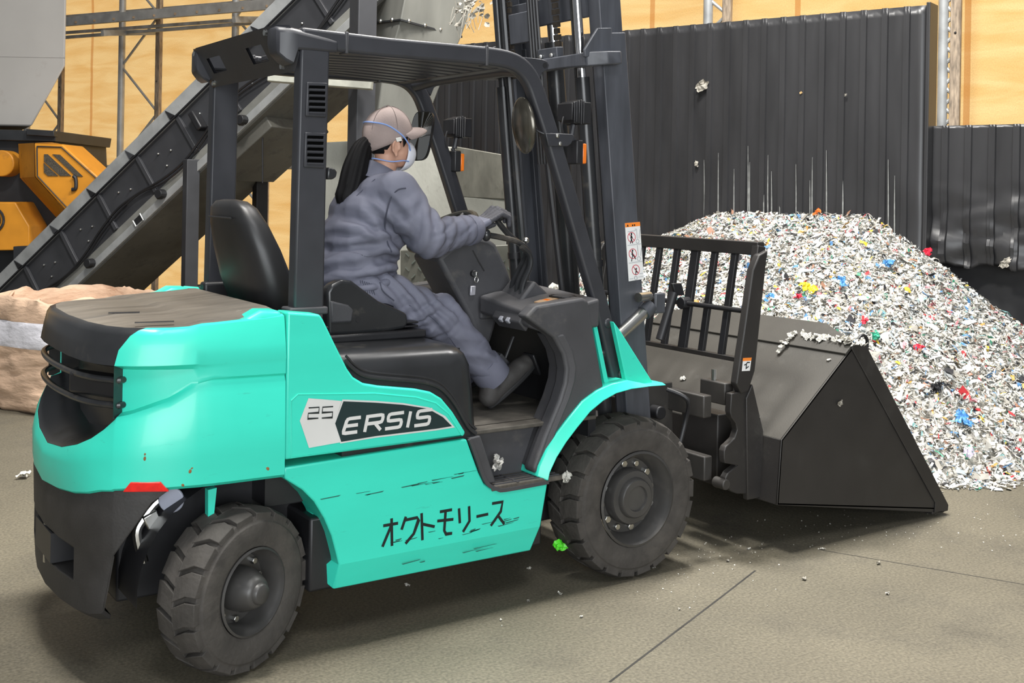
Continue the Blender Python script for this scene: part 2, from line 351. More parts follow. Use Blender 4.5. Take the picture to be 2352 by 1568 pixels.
# ---- lattice columns and gangway of the hall
TUBE = M('galvanised_tube', (.36, .37, .37), .5, .2, var=.2)
RUST = M('weathered_post', (.30, .235, .17), .7, var=.5, scale=14, dirt=(.1, .07, .05), dirt_amt=.25, stretch=(3, 3, .6))
def column(px_tube, px_post, label, base_y=660, ph=0, wtube=.05, off=.45):
    b0 = tz(px_tube, 400, off); b0.z = 0; p0 = tz(px_post, 400, off); p0.z = 0
    t = thing('lattice_column', b0, label, 'column', 'lattice columns along the yellow sheeting')
    MB().tube([b0, b0 + Vector((0, 0, 8))], wtube, 12).build('tube', TUBE, t, smooth=True)
    d = (p0 - b0).normalized(); n = Vector((0, 0, 1)).cross(d)
    MB().obox(p0 + Vector((0, 0, 4)), d * .045, n * .03, (0, 0, 4)).build('post', RUST, t, bevel=.006)
    w = (p0 - b0).length; z = .25 + ph; k = 0
    while z < 6.5:
        a, b2 = (b0, p0) if k % 2 == 0 else (p0, b0)
        MB().cyl(a + Vector((0, 0, z)), b2 + Vector((0, 0, z + w * .85)), .018, 8).build('brace', TUBE, t, smooth=True); z += w * .85; k += 1
    for i in range(12):
        q = p0 + Vector((0, 0, .6 + i * .5)) - n * .03
        if i % 2: MB().ell(q, .012, .012, .012, 8, 5).build('bolt', BLACK, t)
    return t
column(275, 360, 'lattice column of grey tube and rusty post left of the conveyor', ph=.3)
column(60, 137, 'lattice column partly hidden behind the grey silo', ph=.1)
column(535, 610, 'lattice column behind the upper end of the conveyor', ph=.5)
column(1620, 1664, 'lattice column whose top shows above the tall partition', ph=.2)
column(2161, 2190, 'lattice column standing behind the lower partition at the right', ph=.0, wtube=.045)
gw = thing('gangway', tz(400, 400, .3), 'grey steel gangway running along the yellow sheeting under the roof', 'gangway')
A0 = tz(60, 50, .3); A1 = tz(760, -8, .3)
dirg = (A1 - A0); 
def gz(px, py, off): return tz(px, py, off)
MB().bar([gz(60, 58, 1.2), gz(800, -5, 1.2)], .05, .13).build('side_rail', TUBE, gw, bevel=.006)
MB().bar([gz(60, 50, .35), gz(800, -10, .35)], .05, .1).build('side_rail', TUBE, gw, bevel=.006)
MB().bar([gz(60, 93, .8), gz(800, 36, .8)], .04, .045).build('lower_rail', TUBE, gw)
MB().bar([gz(60, 82, .5), gz(800, 28, .5)], .04, .045).build('lower_rail', TUBE, gw)
SLAT = M('brown_gangway_board', (.25, .17, .1), .7, var=.4)
for i in range(16):
    t = i / 15; a = gz(60, 62, 1.2).lerp(gz(800, -1, 1.2), t); b2 = gz(60, 60, .35).lerp(gz(800, -1, .35), t)
    MB().bar([a, b2], .12, .03).build('deck_board', SLAT, gw)
for pa in (235, 537):
    MB().bar([gz(pa, 76 if pa < 300 else 45, 1.2), gz(pa + 120, 74 if pa < 300 else 46, .3)], .06, .08).build('bracket_arm', TUBE, gw)
# horizontal wall rails
for a, b2 in (((120, 384), (420, 387)), ((560, 383), (760, 380))):
    tag(MB().tube([tz(*a, .3), tz(*b2, .3)], .045, 10).build('wall_rail', TUBE, smooth=True), 'grey horizontal tube fixed along the yellow sheeting ' + ('left of the conveyor' if a[0] < 300 else 'between conveyor and rear guard pillar'), 'rail')
# ================================================================== the forklift
FL = thing('forklift', (-.85, 0, 0), 'green counterbalance forklift with black guard, carrying a driver and a bucket', 'forklift')
YB = -.56
# ---- counterweight
PLAN = [(-1.575, -.56), (-1.66, -.56), (-1.75, -.56), (-1.82, -.559), (-1.87, -.557), (-1.89, -.556), (-1.96, -.545), (-2.02, -.527), (-2.075, -.499), (-2.108, -.475), (-2.114, -.469), (-2.14, -.438), (-2.168, -.39), (-2.194, -.31), (-2.213, -.18), (-2.222, 0)]
FULL = PLAN + [(x, -y) for x, y in PLAN[-2::-1]]
NH = len(PLAN)
def pidx(i): return i if i < NH else 2 * (NH - 1) - i
def plan_n(i):
    a = FULL[max(i - 1, 0)]; b = FULL[min(i + 1, len(FULL) - 1)]; d = Vector((b[0] - a[0], b[1] - a[1])).normalized(); return Vector((-d.y, d.x))   # inward
def inset(i, d):
    n = plan_n(i); p = Vector(FULL[i]); q = p + n * d
    return q if q.length else p
sgn = 1 if (plan_n(0).y > 0) else -1
def cpt(i, d, z):
    n = plan_n(i) * sgn; return Vector((FULL[i][0] + n.x * d, FULL[i][1] + n.y * d, z))
def interp(x, tab):
    for (a, va), (b, vb) in zip(tab, tab[1:]):
        if a <= x <= b: return va + (vb - va) * (x - a) / (b - a)
    return tab[0][1] if x < tab[0][0] else tab[-1][1]
def lip(i):
    k = pidx(i); return interp(k, [(0, .98), (3, .985), (5, .965), (6, .925), (8, .885), (10, .868), (12, .80), (14, .735), (15, .715)])
def botz(i): return interp(pidx(i), [(0, .632), (8, .64), (11, .63), (15, .574)])
CAVI = 10
def rec(i): return interp(pidx(i), [(0, 0), (3, 0), (5, .02), (7, .04), (10, .052), (15, .06)])
mb = MB(); n = len(FULL); rows = []
def fpt(u, d, z):
    u = max(0, min(n - 1, u)); i = min(int(u), n - 2); return cpt(i, d, z).lerp(cpt(i + 1, d, z), u - i)
EDGE = {9: 9.75, 10: 8.9, 11: 8.05, 12: 7.65, 13: 7.3, 14: 7.3}
def row(fd, fzv, crown=0):
    e = EDGE.get(len(rows), CAVI); r_ = []
    for i in range(n):
        k = pidx(i); u = k * e / CAVI if k <= CAVI else e + (k - CAVI) * (15 - e) / (15 - CAVI)
        r_.append(fpt(u if i < NH else n - 1 - u, fd(i), fzv(i)))
    rows.append(r_)
row(lambda i: .012, lambda i: botz(i))
row(lambda i: -.004, lambda i: botz(i) + .012)
row(lambda i: -.006, lambda i: botz(i) + .1)
row(lambda i: .0, lambda i: lip(i) - .025)
row(lambda i: .010, lambda i: lip(i) - .004)
row(lambda i: max(rec(i), .01 if pidx(i) > 5 else rec(i)), lambda i: lip(i) + .004)
row(lambda i: rec(i), lambda i: lip(i) + .012)
row(lambda i: rec(i), lambda i: 1.018)
hx = lambda i: .032 * max(0, pidx(i) - 10.5) / 4.5
row(lambda i: rec(i) * .3 + hx(i), lambda i: 1.03)
row(lambda i: -.002 + hx(i), lambda i: 1.036)
row(lambda i: .004 + hx(i), lambda i: 1.085)
row(lambda i: .012 + hx(i), lambda i: 1.13)
row(lambda i: .022 + hx(i), lambda i: 1.146 + .006 * (FULL[i][0] + 2.05 if FULL[i][0] > -2.05 else 0) / .1)
row(lambda i: .04 + hx(i), lambda i: 1.152 + .006 * (FULL[i][0] + 2.05 if FULL[i][0] > -2.05 else 0) / .1)
body = MB(); hood = MB(); cav = MB()
def quad(mbx, a, b, c, d): mbx.add([a, b, c, d], [(0, 1, 2, 3)])
HB = {8: 10, 9: 10, 10: 9, 11: 8, 12: 8}
for j in range(len(rows) - 1):
    for i in range(n - 1):
        k = min(pidx(i), pidx(i + 1))
        cut = CAVI
        q = (rows[j][i], rows[j][i + 1], rows[j + 1][i + 1], rows[j + 1][i])
        if j in (5, 6, 7) and k >= CAVI: continue          # the open tail of the counterweight
        if j >= 8 and k >= cut: hood.add(q, [(0, 1, 2, 3)])
        else: body.add(q, [(0, 1, 2, 3)])
def weld(mbx, name, mats, parent, **kw):
    o = mbx.build(name, mats, parent, **kw); bm = bmesh.new(); bm.from_mesh(o.data); bmesh.ops.remove_doubles(bm, verts=bm.verts, dist=1e-4); bmesh.ops.recalc_face_normals(bm, faces=bm.faces); bm.to_mesh(o.data); bm.free()
    o.data.polygons.foreach_set('use_smooth', [True] * len(o.data.polygons)); o.data.set_sharp_from_angle(angle=math.radians(kw.get('angle', 40))); return o
# raised shoulders that meet the rear guard pillars
for s in (1, -1):
    y = -.534 * s; yi = -.30 * s
    prof = XZ([(655, 1000), (655, 716), (600, 716), (575, 738), (440, 757), (440, 1000)], -.56)
    prof = [(max(-1.88, p[0]) if k == 5 or k == 4 else p[0], p[1]) for k, p in enumerate(prof)]
    mbx = MB(); mbx.prism_y([(-1.575, 1.02), (-1.575, 1.192), (-1.655, 1.195), (-1.70, 1.172), (-1.86, 1.152), (-1.86, 1.02)], y, -.43 * s)
    mbx.build('counterweight_shoulder', GREEN, FL, bevel=.022, seg=3)
cw = weld(body, 'counterweight', GREEN, FL)
hd = weld(hood, 'tail_cap', BLACKGLOSS, FL)
# closing deck of the hood, dusty and dark
top = rows[-1]; deck = MB(); c = [Vector((p.x + (.28 * (-1.75 - p.x) if p.x < -1.75 else 0), p.y * .72, p.z + .012)) for p in top]
for i in range(n - 1): deck.add([top[i], top[i + 1], c[i + 1], c[i]], [(0, 1, 2, 3)])
half = NH - 1
for i in range(half): 
    if i < half: deck.add([c[i], c[i + 1], c[2 * half - i - 1], c[2 * half - i]], [(0, 1, 2, 3)])
weld(deck, 'hood_deck', DUSTY, FL, angle=50)
deckstep = MB(); deckstep.obox((-1.70, 0, 1.174), (.03, 0, .006), (0, .40, 0), (0, 0, .006)); deckstep.build('hood_strip', DUSTY, FL, bevel=.004)
for (px, py, l) in ((285, 717, .05), (355, 739, .06)):
    q = U(px, py, Z=1.167); MB().obox(q, (l, -.01, 0), (.002, .006, 0), (0, 0, .0015)).build('hood_slot', BLACK, FL)
# inside of the tail: black pocket, lamp bar tubes and a reflective wrap
for i in range(n - 1):
    k = min(pidx(i), pidx(i + 1))
    if k >= CAVI:
        d0, d1 = .05, .15
        cav.add([cpt(i, .011, lip(i) - .003), cpt(i + 1, .011, lip(i + 1) - .003), cpt(i + 1, d1, lip(i + 1) + .05), cpt(i, d1, lip(i) + .05)], [(0, 1, 2, 3)])
        cav.add([cpt(i, d1, lip(i) + .05), cpt(i + 1, d1, lip(i + 1) + .05), cpt(i + 1, d1, 1.05), cpt(i, d1, 1.05)], [(0, 1, 2, 3)])
        cav.add([cpt(i, d1, 1.05), cpt(i + 1, d1, 1.05), cpt(i + 1, .006 + hx(i + 1), 1.038), cpt(i, .006 + hx(i), 1.038)], [(0, 1, 2, 3)])
for i in (CAVI, n - 1 - CAVI):
    cav.add([cpt(i, .0, lip(i)), cpt(i, .16, lip(i)), cpt(i, .16, 1.04), cpt(i, .0, 1.034)], [(0, 1, 2, 3)])
weld(cav, 'tail_pocket', BLACKGLOSS, FL)
for zb in (.985, .905):
    pts = [cpt(CAVI, .10, zb)] + [cpt(CAVI, .03, zb)] + [cpt(i, .03 if i != CAVI + 1 else .032, zb) for i in range(CAVI + 1, n - 1 - CAVI)] + [cpt(n - 1 - CAVI, .03, zb)]
    MB().tube(smooth_path(pts, 4), .011, 10).build('tail_guard_bar', BLACKGLOSS, FL, smooth=True)
# tail lamp and the reflector
lampp = cpt(13, .07, .955); MB().obox(lampp, (.02, .03, 0), (.05, -.1, 0), (0, 0, .035)).build('tail_lamp', BLACK, FL, bevel=.01)
def shell_pt(px, py, off=.006):
    """point of the counterweight's side met along a sight line"""
    best = None
    for i in range(0, NH - 1):
        a = Vector((*FULL[i], 0)); b = Vector((*FULL[i + 1], 0)); d = (b - a).normalized(); nn = Vector((d.y, -d.x, 0)); nn = nn if nn.y < 0 else -nn
        q = U(px, py, plane=(a + nn * off, nn)); t = (q - a).dot(d)
        if -.02 <= t <= (b - a).length + .02: best = q; break
    return best
rf = [shell_pt(*p) for p in ((283, 1128), (300, 1107), (369, 1106), (388, 1127))]
nn = (rf[3] - rf[0]).cross(rf[1] - rf[0]).normalized(); nn = nn if nn.y < 0 else -nn
MB().prism([p - nn * .012 for p in rf], nn * .02).build('red_reflector', RED, FL, bevel=.002)
# ---- the black casting below the green
def blim(z): return interp(z, [(.2, 11), (.30, 10.6), (.42, 9.6), (.55, 7.9), (.64, 6)])
cast = MB(); loops = []
for z, d in ((.205, .05), (.235, .012), (.322, .006), (.327, .006), (.43, .006), (.435, .004), (.60, .0), (.642, .006)):
    l = []; lim = blim(z)
    for i in range(n):
        k = pidx(i); ii = i
        if k < lim:
            f0 = int(lim); fr = lim - f0; A = cpt(f0 if i < NH else n - 1 - f0, d, z); B = cpt((f0 + 1) if i < NH else n - 2 - f0, d, z); q = A.lerp(B, fr)
            q = q + Vector((.0005 * k, 0, 0))
        else: q = cpt(i, d + (.09 if (z in (.327, .43) and k >= 14) else 0), z)
        zz = z if z < .6 else min(z, botz(i) + .004) if z > .62 else min(z, botz(i) - .03)
        if z < .3: zz = z + interp(k, [(0, .02), (10, .02), (12, .0), (15, -.01)])
        l.append(Vector((q.x, q.y, zz)))
    loops.append(l)
cast.loft(loops, 0, True); cast.build('counterweight_base', BALLAST, FL, smooth=True, angle=30)
MB().box(-2.22, -2.12, -.12, .12, .33, .43).build('tow_pin_pocket', BLACK, FL)
MB().cyl((-2.2, 0, .30), (-2.2, 0, .45), .018).build('tow_pin', STEEL, FL, smooth=True)
# ---- chassis, axle and dark inner arch
ch = MB(); ch.box(-2.05, .12, -.30, .30, .22, .62); ch.box(-1.45, -.45, -.50, .50, .20, .46); ch.build('chassis', BLACK, FL, bevel=.01)
MB().box(-1.585, -.8, -.42, .42, .5, 1.0).build('engine_bay', BLACK, FL)
arch = MB(); ap = [(-1.685 + .36 * math.cos(math.radians(a)), .30 + .36 * math.sin(math.radians(a))) for a in range(-5, 186, 10)]
arch.loft([[Vector((x, -.52, z)) for x, z in ap], [Vector((x, -.26, z)) for x, z in ap]], 0, False, False, False)
arch.add([Vector((x, -.26, z)) for x, z in ap], [tuple(range(len(ap)))]); arch.build('rear_wheel_arch', BLACK, FL, smooth=True)
MB().cyl((-1.685, -.45, .27), (-1.685, .45, .27), .05).build('steer_axle', BLACK, FL, smooth=True)
MB().prism_y(XZ([(478, 1125), (498, 1120), (492, 1178), (478, 1195)], -.5), -.5, -.47).build('arch_bracket', GREEN, FL)
# exhaust pipe, its clamp and round filler cap seen ahead of the casting
pth = smooth_path([U(*p, Y=-.42) for p in ((330, 1290), (315, 1225), (330, 1190), (352, 1160), (372, 1143))], 5)
MB().tube(pth, .016, 10).build('exhaust_pipe', STEEL, FL, smooth=True)
MB().obox(U(348, 1192, Y=-.43), (.022, 0, .01), (0, .016, 0), (-.01, 0, .022)).build('pipe_clamp', STEEL, FL, bevel=.004)
q = U(395, 1146, Y=-.455); MB().cyl(q, q + Vector((-.007, -.010, .0)), .042, 28).build('round_cap', M('pale_cap', (.32, .34, .42), .35), FL, bevel=.004)

# ---- side panels
def side(name, px, mat, y0=YB, y1=-.44, bevel=.008, both=True, **kw):
    p = XZ(px, y0)
    for s in ((1, -1) if both else (1,)):
        o = MB().prism_y(p, y0 * s, y1 * s).build(name, mat, FL, bevel=bevel, **kw)
    return p
sk_px = [(652, 1074), (1072, 1008), (1100, 1085), (1112, 1110), (1128, 1122), (1150, 1126), (1258, 1110), (1242, 1208), (779, 1297), (772, 1268), (762, 1230), (745, 1190), (722, 1152), (695, 1125), (655, 1100)]
sk = XZ(sk_px, YB)
low_xz = [(-1.369, .205), (-.522, .197)]
for s in (1, -1):
    mb = MB(); up_ = [Vector((x, YB * s, z)) for x, z in sk]; inn = [Vector((x, (YB + .17) * s, z)) for x, z in sk]
    a = up_[7].copy(); b = up_[8].copy(); la = Vector((low_xz[1][0], (YB + .035) * s, low_xz[1][1])); lb = Vector((low_xz[0][0], (YB + .035) * s, low_xz[0][1]))
    mb.loft([up_, inn], 0, True, True, True)
    mb.add([a, b, lb, la], [(0, 1, 2, 3)]); ai = inn[7]; bi = inn[8]; lai = la + Vector((0, .13 * s, 0)); lbi = lb + Vector((-.06, .13 * s, .06))
    mb.add([lb, la, lai, lbi], [(0, 1, 2, 3)]); mb.add([b, lb, lbi, bi], [(0, 1, 2, 3)]); mb.add([a, la, lai, ai], [(0, 1, 2, 3)])
    o = weld(mb, 'step_panel', GREEN, FL, bevel=.006); 
    SKN = o if s == 1 else None
    if s == 1: step_panel = o
side('rear_mudguard_strip', [(718, 1180), (734, 1180), (742, 1320), (724, 1318)], GREEN, -.46, -.40, .003)
hp_px = [(661, 717), (735, 722), (742, 732), (770, 790), (798, 846), (812, 866), (835, 880), (870, 886), (955, 893), (990, 900), (1015, 915), (1040, 945), (1070, 993), (1066, 1002), (655, 1056)]
side('engine_side_panel', hp_px, GREEN, YB, -.46, .012, seg=3)
# raised rim that frames the sticker field
rim_px = [(668, 920), (684, 905), (860, 903), (955, 912), (1000, 925), (1030, 950), (1060, 1000), (668, 1050), (668, 920)]
rp = [Vector((x, YB - .001, z)) for x, z in XZ(rim_px[:-1], YB)]
MB().tube(rp + [rp[0]], .003, 6).build('panel_rim', GREEN, FL, smooth=True)
def decal(px, mat, off, name, parent=None, y=YB, flip=False, group=None):
    p = XZ(px, y); o = MB().prism_y(p, y - off, y - off + .0015).build(name, mat, parent or FL); return o
decal([(708, 914), (784, 920), (766, 972), (781, 1015), (709, 1028), (688, 966)], SILVER, .003, 'silver_model_sticker')
decal([(786, 917), (860, 920), (925, 925), (985, 935), (1022, 955), (1044, 981), (1000, 988), (860, 1005), (781, 1018), (766, 972)], SILVER, .0025, 'badge_edge')
badge = decal([(788, 921), (860, 924), (925, 929), (982, 938), (1016, 957), (1037, 978), (1000, 984), (860, 1001), (783, 1014), (769, 972)], DECALBLACK, .0035, 'black_badge_sticker')
# ---- lettering: flat strokes
def ribbon(paths, w, mat, off, name, y=YB, wf=None, parent=None):
    mb = MB()
    for k, pth in enumerate(paths):
        P = [Vector((q[0], 0, q[1])) for q in XZ(pth, y)]
        N_ = len(P); L = []; R = []
        for i in range(N_):
            t = ((P[min(i + 1, N_ - 1)] - P[max(i - 1, 0)])).normalized(); nrm = Vector((-t.z, 0, t.x)); m = 1.0
            if 0 < i < N_ - 1:
                t1 = (P[i] - P[i - 1]).normalized(); n1 = Vector((-t1.z, 0, t1.x)); m = 1 / max(.55, abs(n1.dot(nrm)))
            L.append(P[i] + nrm * w / 2 * m); R.append(P[i] - nrm * w / 2 * m)
        for q in L + R: q.y = y - off - .0003 * k
        vs = L + R; fs2 = [(i, i + 1, N_ + i + 1, N_ + i) for i in range(N_ - 1)]
        o0 = len(mb.v); mb.add(vs, fs2); mb.add([v + Vector((0, .0008, 0)) for v in vs], fs2)
    return mb.build(name, mat, parent or FL)
def skew(paths, x0, y0, w, h, slant, base):
    """letter strokes on a unit box to the panel: slant leans, base is the rise of the line of writing"""
    return [[(x0 + (u * w) + slant * (1 - v) * h, y0 + v * h + base * (u * w)) for u, v in p] for p in paths]
def rc(pts):  # rounds a stroke's corners
    out = [pts[0]]
    for i in range(1, len(pts) - 1):
        a, b, c2 = Vector(pts[i - 1]), Vector(pts[i]), Vector(pts[i + 1]); r = .16
        p = b + (a - b).normalized() * min(r, (a - b).length * .45); q = b + (c2 - b).normalized() * min(r, (c2 - b).length * .45)
        out += [tuple(p), tuple(b * .5 + (p + q) * .25), tuple(q)]
    return out + [pts[-1]]
LET = {'E': [rc([(1, 0), (.12, 0), (.0, 1), (.95, 1)]), [(.05, .5), (.9, .5)]],
       'R': [[(.02, 1.07), (.02, 0), (.8, 0)], rc([(.7, 0), (1, 0), (1, .52), (.05, .52)]), [(.55, .52), (1.0, 1.07)]],
       'S': [rc([(1, 0), (.05, 0), (.05, .48), (.95, .48), (.95, 1), (-.02, 1)])],
       'I': [[(.5, -.06), (.5, 1.06)]]}
word = 'ERSIS'; lx = [(786, 35, 962), (836, 37, 956), (884, 36, 951), (927, 16, 947), (951, 34, 944)]
for ch_, (x0, w, y0) in zip(word, lx):
    ribbon(skew(LET[ch_], x0, y0, w, 33, .20, -.13), .0120, SILVER, .0045, 'badge_letter', parent=badge)
for pth in ([[(0, 0), (1, 0), (1, .5), (0, .5), (0, 1), (1, 1)]], [[(1, 0), (0, 0), (0, .5), (1, .5), (1, 1), (0, 1)]]):
    x0 = 706 if pth[0][0] == (0, 0) else 738
    ribbon(skew(pth, x0, 936 - (x0 - 706) * .05, 24, 25, .08, -.06), .0042, INK, .0045, 'model_digit')
KANA = [[[(880, 1207), (914, 1201)], [(899, 1190), (900, 1253)], [(898, 1207), (878, 1255)]],
        [[(932, 1186), (922, 1216)], [(930, 1194), (958, 1188), (961, 1194), (950, 1225), (931, 1248)]],
        [[(968, 1178), (970, 1240)], [(970, 1203), (998, 1209)]],
        [[(1010, 1175), (1038, 1170)], [(1004, 1196), (1041, 1192)], [(1023, 1174), (1020, 1218), (1024, 1226), (1038, 1224)]],
        [[(1054, 1167), (1056, 1201)], [(1077, 1162), (1078, 1196), (1063, 1221)]],
        [[(1094, 1186), (1121, 1180)]],
        [[(1130, 1156), (1154, 1152), (1150, 1174), (1127, 1207)], [(1143, 1183), (1158, 1203)]]]
for k_ in KANA: ribbon(k_, .0105, INK, .0015, 'painted_character')
# scratches worn through along the step panel
rs = random.Random(3)
sc_ = MB()
for (xa, ya, xb, yb, nn_) in ((730, 1150, 1095, 1085, 14), (1000, 1235, 1255, 1175, 12), (880, 1245, 1000, 1220, 5), (920, 1300, 1110, 1255, 5), (700, 1000, 770, 985, 1)):
    for i in range(nn_):
        t = rs.random(); l = rs.uniform(10, 55); x = xa + (xb - xa) * t; y = ya + (yb - ya) * t + rs.uniform(-7, 7); s_ = (yb - ya) / (xb - xa)
        P = XZ([(x, y), (x + l, y + l * s_ + rs.uniform(-2, 2)), (x + l * .9, y + l * s_ + rs.uniform(.8, 2.2)), (x + 3, y + rs.uniform(.8, 2))], YB)
        P = [p for p in P]
        if max(p[0] for p in P) > -.53: continue
        sc_.prism_y(P, YB - .001, YB + .0005)
sc_.build('scratch_marks', M('scratch_dark', (.015, .12, .09), .6), FL)['kind'] = 'stuff'
CHIP = M('paint_chip', (.25, .12, .04), .8); 
for (px, py, r) in ((333, 1053, 5), (437, 1082, 5), (441, 1075, 3), (615, 1076, 5), (420, 1114, 4), (333, 1043, 3)):
    q = shell_pt(px, py, .0045)
    if q: MB().ell(q, r * .0011, .0015, r * .0014, 7, 5, rot=Matrix.Rotation(px, 3, 'Y')).build('paint_chip', CHIP, FL)

# ---- engine cover, the seat's black box
cov = XZ([(742, 700), (760, 800), (1045, 800), (1070, 808), (1086, 826), (1094, 855), (1100, 905), (1104, 960), (1106, 1005), (1075, 1012), (900, 1000), (742, 1000)], -.5)
mb = MB(); loops = []
prof = [(-1.35, 1.035), (-.90, 1.03), (-.86, 1.022), (-.825, 1.0), (-.795, .95), (-.778, .85), (-.768, .75), (-.765, .66), (-1.35, .66)]
for y, ins in ((-.535, .075), (-.528, .045), (-.505, .018), (-.47, .004), (-.42, 0), (.42, 0), (.47, .004), (.505, .018), (.528, .045), (.535, .075)):
    l = []
    for k, (x, z) in enumerate(prof):
        if k in (0,): p = (x, z - ins)
        elif k <= 1: p = (x - ins * .3, z - ins)
        elif k == 8: p = (x, z)
        elif k == 7: p = (x - ins * .6, z)
        else:
            f_ = [.0, .0, .35, .6, .9, 1, 1][k] if k < 7 else 1
            p = (x - ins * f_, z - ins * (1 - f_))
        l.append(Vector((p[0], y, p[1])))
    loops.append(l)
mb.loft(loops, 0, True); mb.build('engine_cover', BLACKGLOSS, FL, smooth=True, angle=50)
# beaded seam between cover and green panel
for dz, rr in ((.014, .008), (.030, .005)):
    P = [Vector((x, -.545 + dz * .4, z)) for x, z in XZ([(792, 838), (812, 858), (835, 872), (870, 878), (955, 885), (992, 892), (1018, 906), (1045, 938), (1074, 988), (1092, 1005)], -.545)]
    P = [p + Vector((dz * .3, 0, dz)) for p in P]
    MB().tube(smooth_path(P, 3), rr, 8).build('cover_seam', BLACKGLOSS, FL, smooth=True)
MB().box(-1.32, -.88, -.30, .30, 1.03, 1.062).build('seat_rail_base', BLACK, FL, bevel=.008)
for z in (1.07, 1.085): MB().box(-1.30, -.90, -.27, .27, z, z + .008).build('seat_bellow', BLACK, FL, bevel=.003)

# ---- floor, step well and the far side closing panel
MB().box(-.80, -.18, -.50, .50, .675, .692).build('floor_plate', M('dusty_rubber_floor', (.08, .072, .06), .8, var=.3, scale=20, bump=.2), FL, bevel=.004)
well = MB()
wl = XZ([(1105, 972), (1242, 962), (1225, 1083), (1140, 1080), (1118, 1060)], -.44)

for y in (-.43, .43): MB().box(-.74, -.40, y - .01, y + .01, .46, .692).build('step_riser', PLASTIC, FL, bevel=.006)
for s in (1, -1):
    MB().prism_y([(-.735, .468), (-.40, .468), (-.40, .488), (-.735, .488)], -.565 * s, -.43 * s).build('step_tread', M('step_rubber', (.085, .075, .062), .85, var=.3, scale=30, bump=.2) if s == 1 else PLASTIC, FL, bevel=.004)
    # dark border trim of the step opening
    tp = [Vector((x, -.562 * s, z)) for x, z in XZ([(1078, 1008), (1095, 1055), (1108, 1092), (1120, 1112), (1140, 1122), (1160, 1124), (1258, 1106)], YB)]
    MB().bar(smooth_path(tp, 3), .014, .014, (0, 1, 0)).build('step_trim', PLASTIC, FL)
    MB().prism_y(XZ([(1078, 1006), (1104, 1000), (1140, 1108), (1118, 1112)], -.555), -.555 * s, -.42 * s).build('step_side', PLASTIC, FL, bevel=.006)
MB().box(-.62, -.61, -.566, -.43, .489, .491).build('tread_rib', PLASTIC, FL)
for k in range(4): MB().box(-.72 + .0, -.41, -.555 + k * .028, -.547 + k * .028, .488, .492).build('tread_rib', PLASTIC, FL)
mb = MB(); film(mb, U(1143, 1066, Y=-.49), .042, 31, (-.2, -.8, .5), .6); film(mb, U(1140, 1058, Y=-.50), .03, 33, (.3, -.7, .6), .7); mb.build('crushed_film', M('clear_film', (.42, .41, .38), .25), FL, smooth=True, angle=60)

# ---- front cowl: wings either side of the foot well
wing = XZ([(1208, 728), (1232, 702), (1340, 684), (1352, 690), (1388, 892), (1372, 900), (1335, 930), (1300, 968), (1268, 1020), (1242, 1085), (1228, 1088), (1225, 1075), (1252, 1000), (1285, 920), (1297, 880), (1300, 848), (1294, 815), (1272, 775), (1258, 765)], -.54)
for s in (1, -1):
    MB().prism_y(wing, -.54 * s, -.47 * s).build('cowl_wing', PLASTIC, FL, bevel=.012, seg=3)
    # the broad inner lip of the wing, turned towards the foot well
    e_o = XZ([(1272, 772), (1294, 812), (1302, 848), (1299, 880), (1287, 920), (1254, 1000), (1228, 1080)], -.545)
    loops = []
    for x, z in e_o: loops.append([Vector((x + .05, -.548 * s, z + .006)), Vector((x, -.535 * s, z)), Vector((x + .015, -.40 * s, z)), Vector((x + .07, -.40 * s, z))])
    MB().loft(loops, 0, True).build('cowl_lip', PLASTIC, FL, bevel=.008, seg=3)
MB().box(-.20, -.16, -.47, .47, .60, 1.12).build('firewall', BLACK, FL)
# fender
fen_o = [(1530, 884), (1490, 887), (1450, 893), (1415, 903), (1385, 920), (1355, 945), (1325, 982), (1300, 1015), (1278, 1050), (1262, 1085), (1258, 1104)]
for s in (1, -1):
    P = XZ(fen_o, -.57); loops = []
    for k, (x, z) in enumerate(P):
        wdt = .012 + .042 * min(1, k / 5)
        d = Vector((P[min(k + 1, len(P) - 1)][0] - P[max(k - 1, 0)][0], 0, P[min(k + 1, len(P) - 1)][1] - P[max(k - 1, 0)][1])).normalized(); nr = Vector((d.z, 0, -d.x)); nr = nr if nr.x * -1 + nr.z * 1 > 0 else -nr
        c0 = Vector((x, 0, z)); o_ = c0 + nr * (0.0 if k < 2 else .01 + wdt * .55)
        loops.append([Vector((c0.x, -.575 * s, c0.z)), Vector((o_.x, -.55 * s, o_.z + .008)), Vector((o_.x + .0, -.38 * s, o_.z + .008)), Vector((c0.x, -.38 * s, c0.z))])
    MB().loft(loops, 0, True).build('front_fender', GREEN, FL, bevel=.004)
    gp = XZ([(1408, 738), (1424, 760), (1496, 874), (1500, 886), (1452, 893), (1440, 890)], -.53)
    MB().prism_y(gp, -.535 * s, -.505 * s).build('fender_gusset', GREEN, FL, bevel=.004)
    MB().prism_y(XZ([(1350, 700), (1385, 880), (1395, 880), (1358, 700)], -.5), -.51 * s, -.46 * s).build('cowl_back_strip', GREEN, FL)

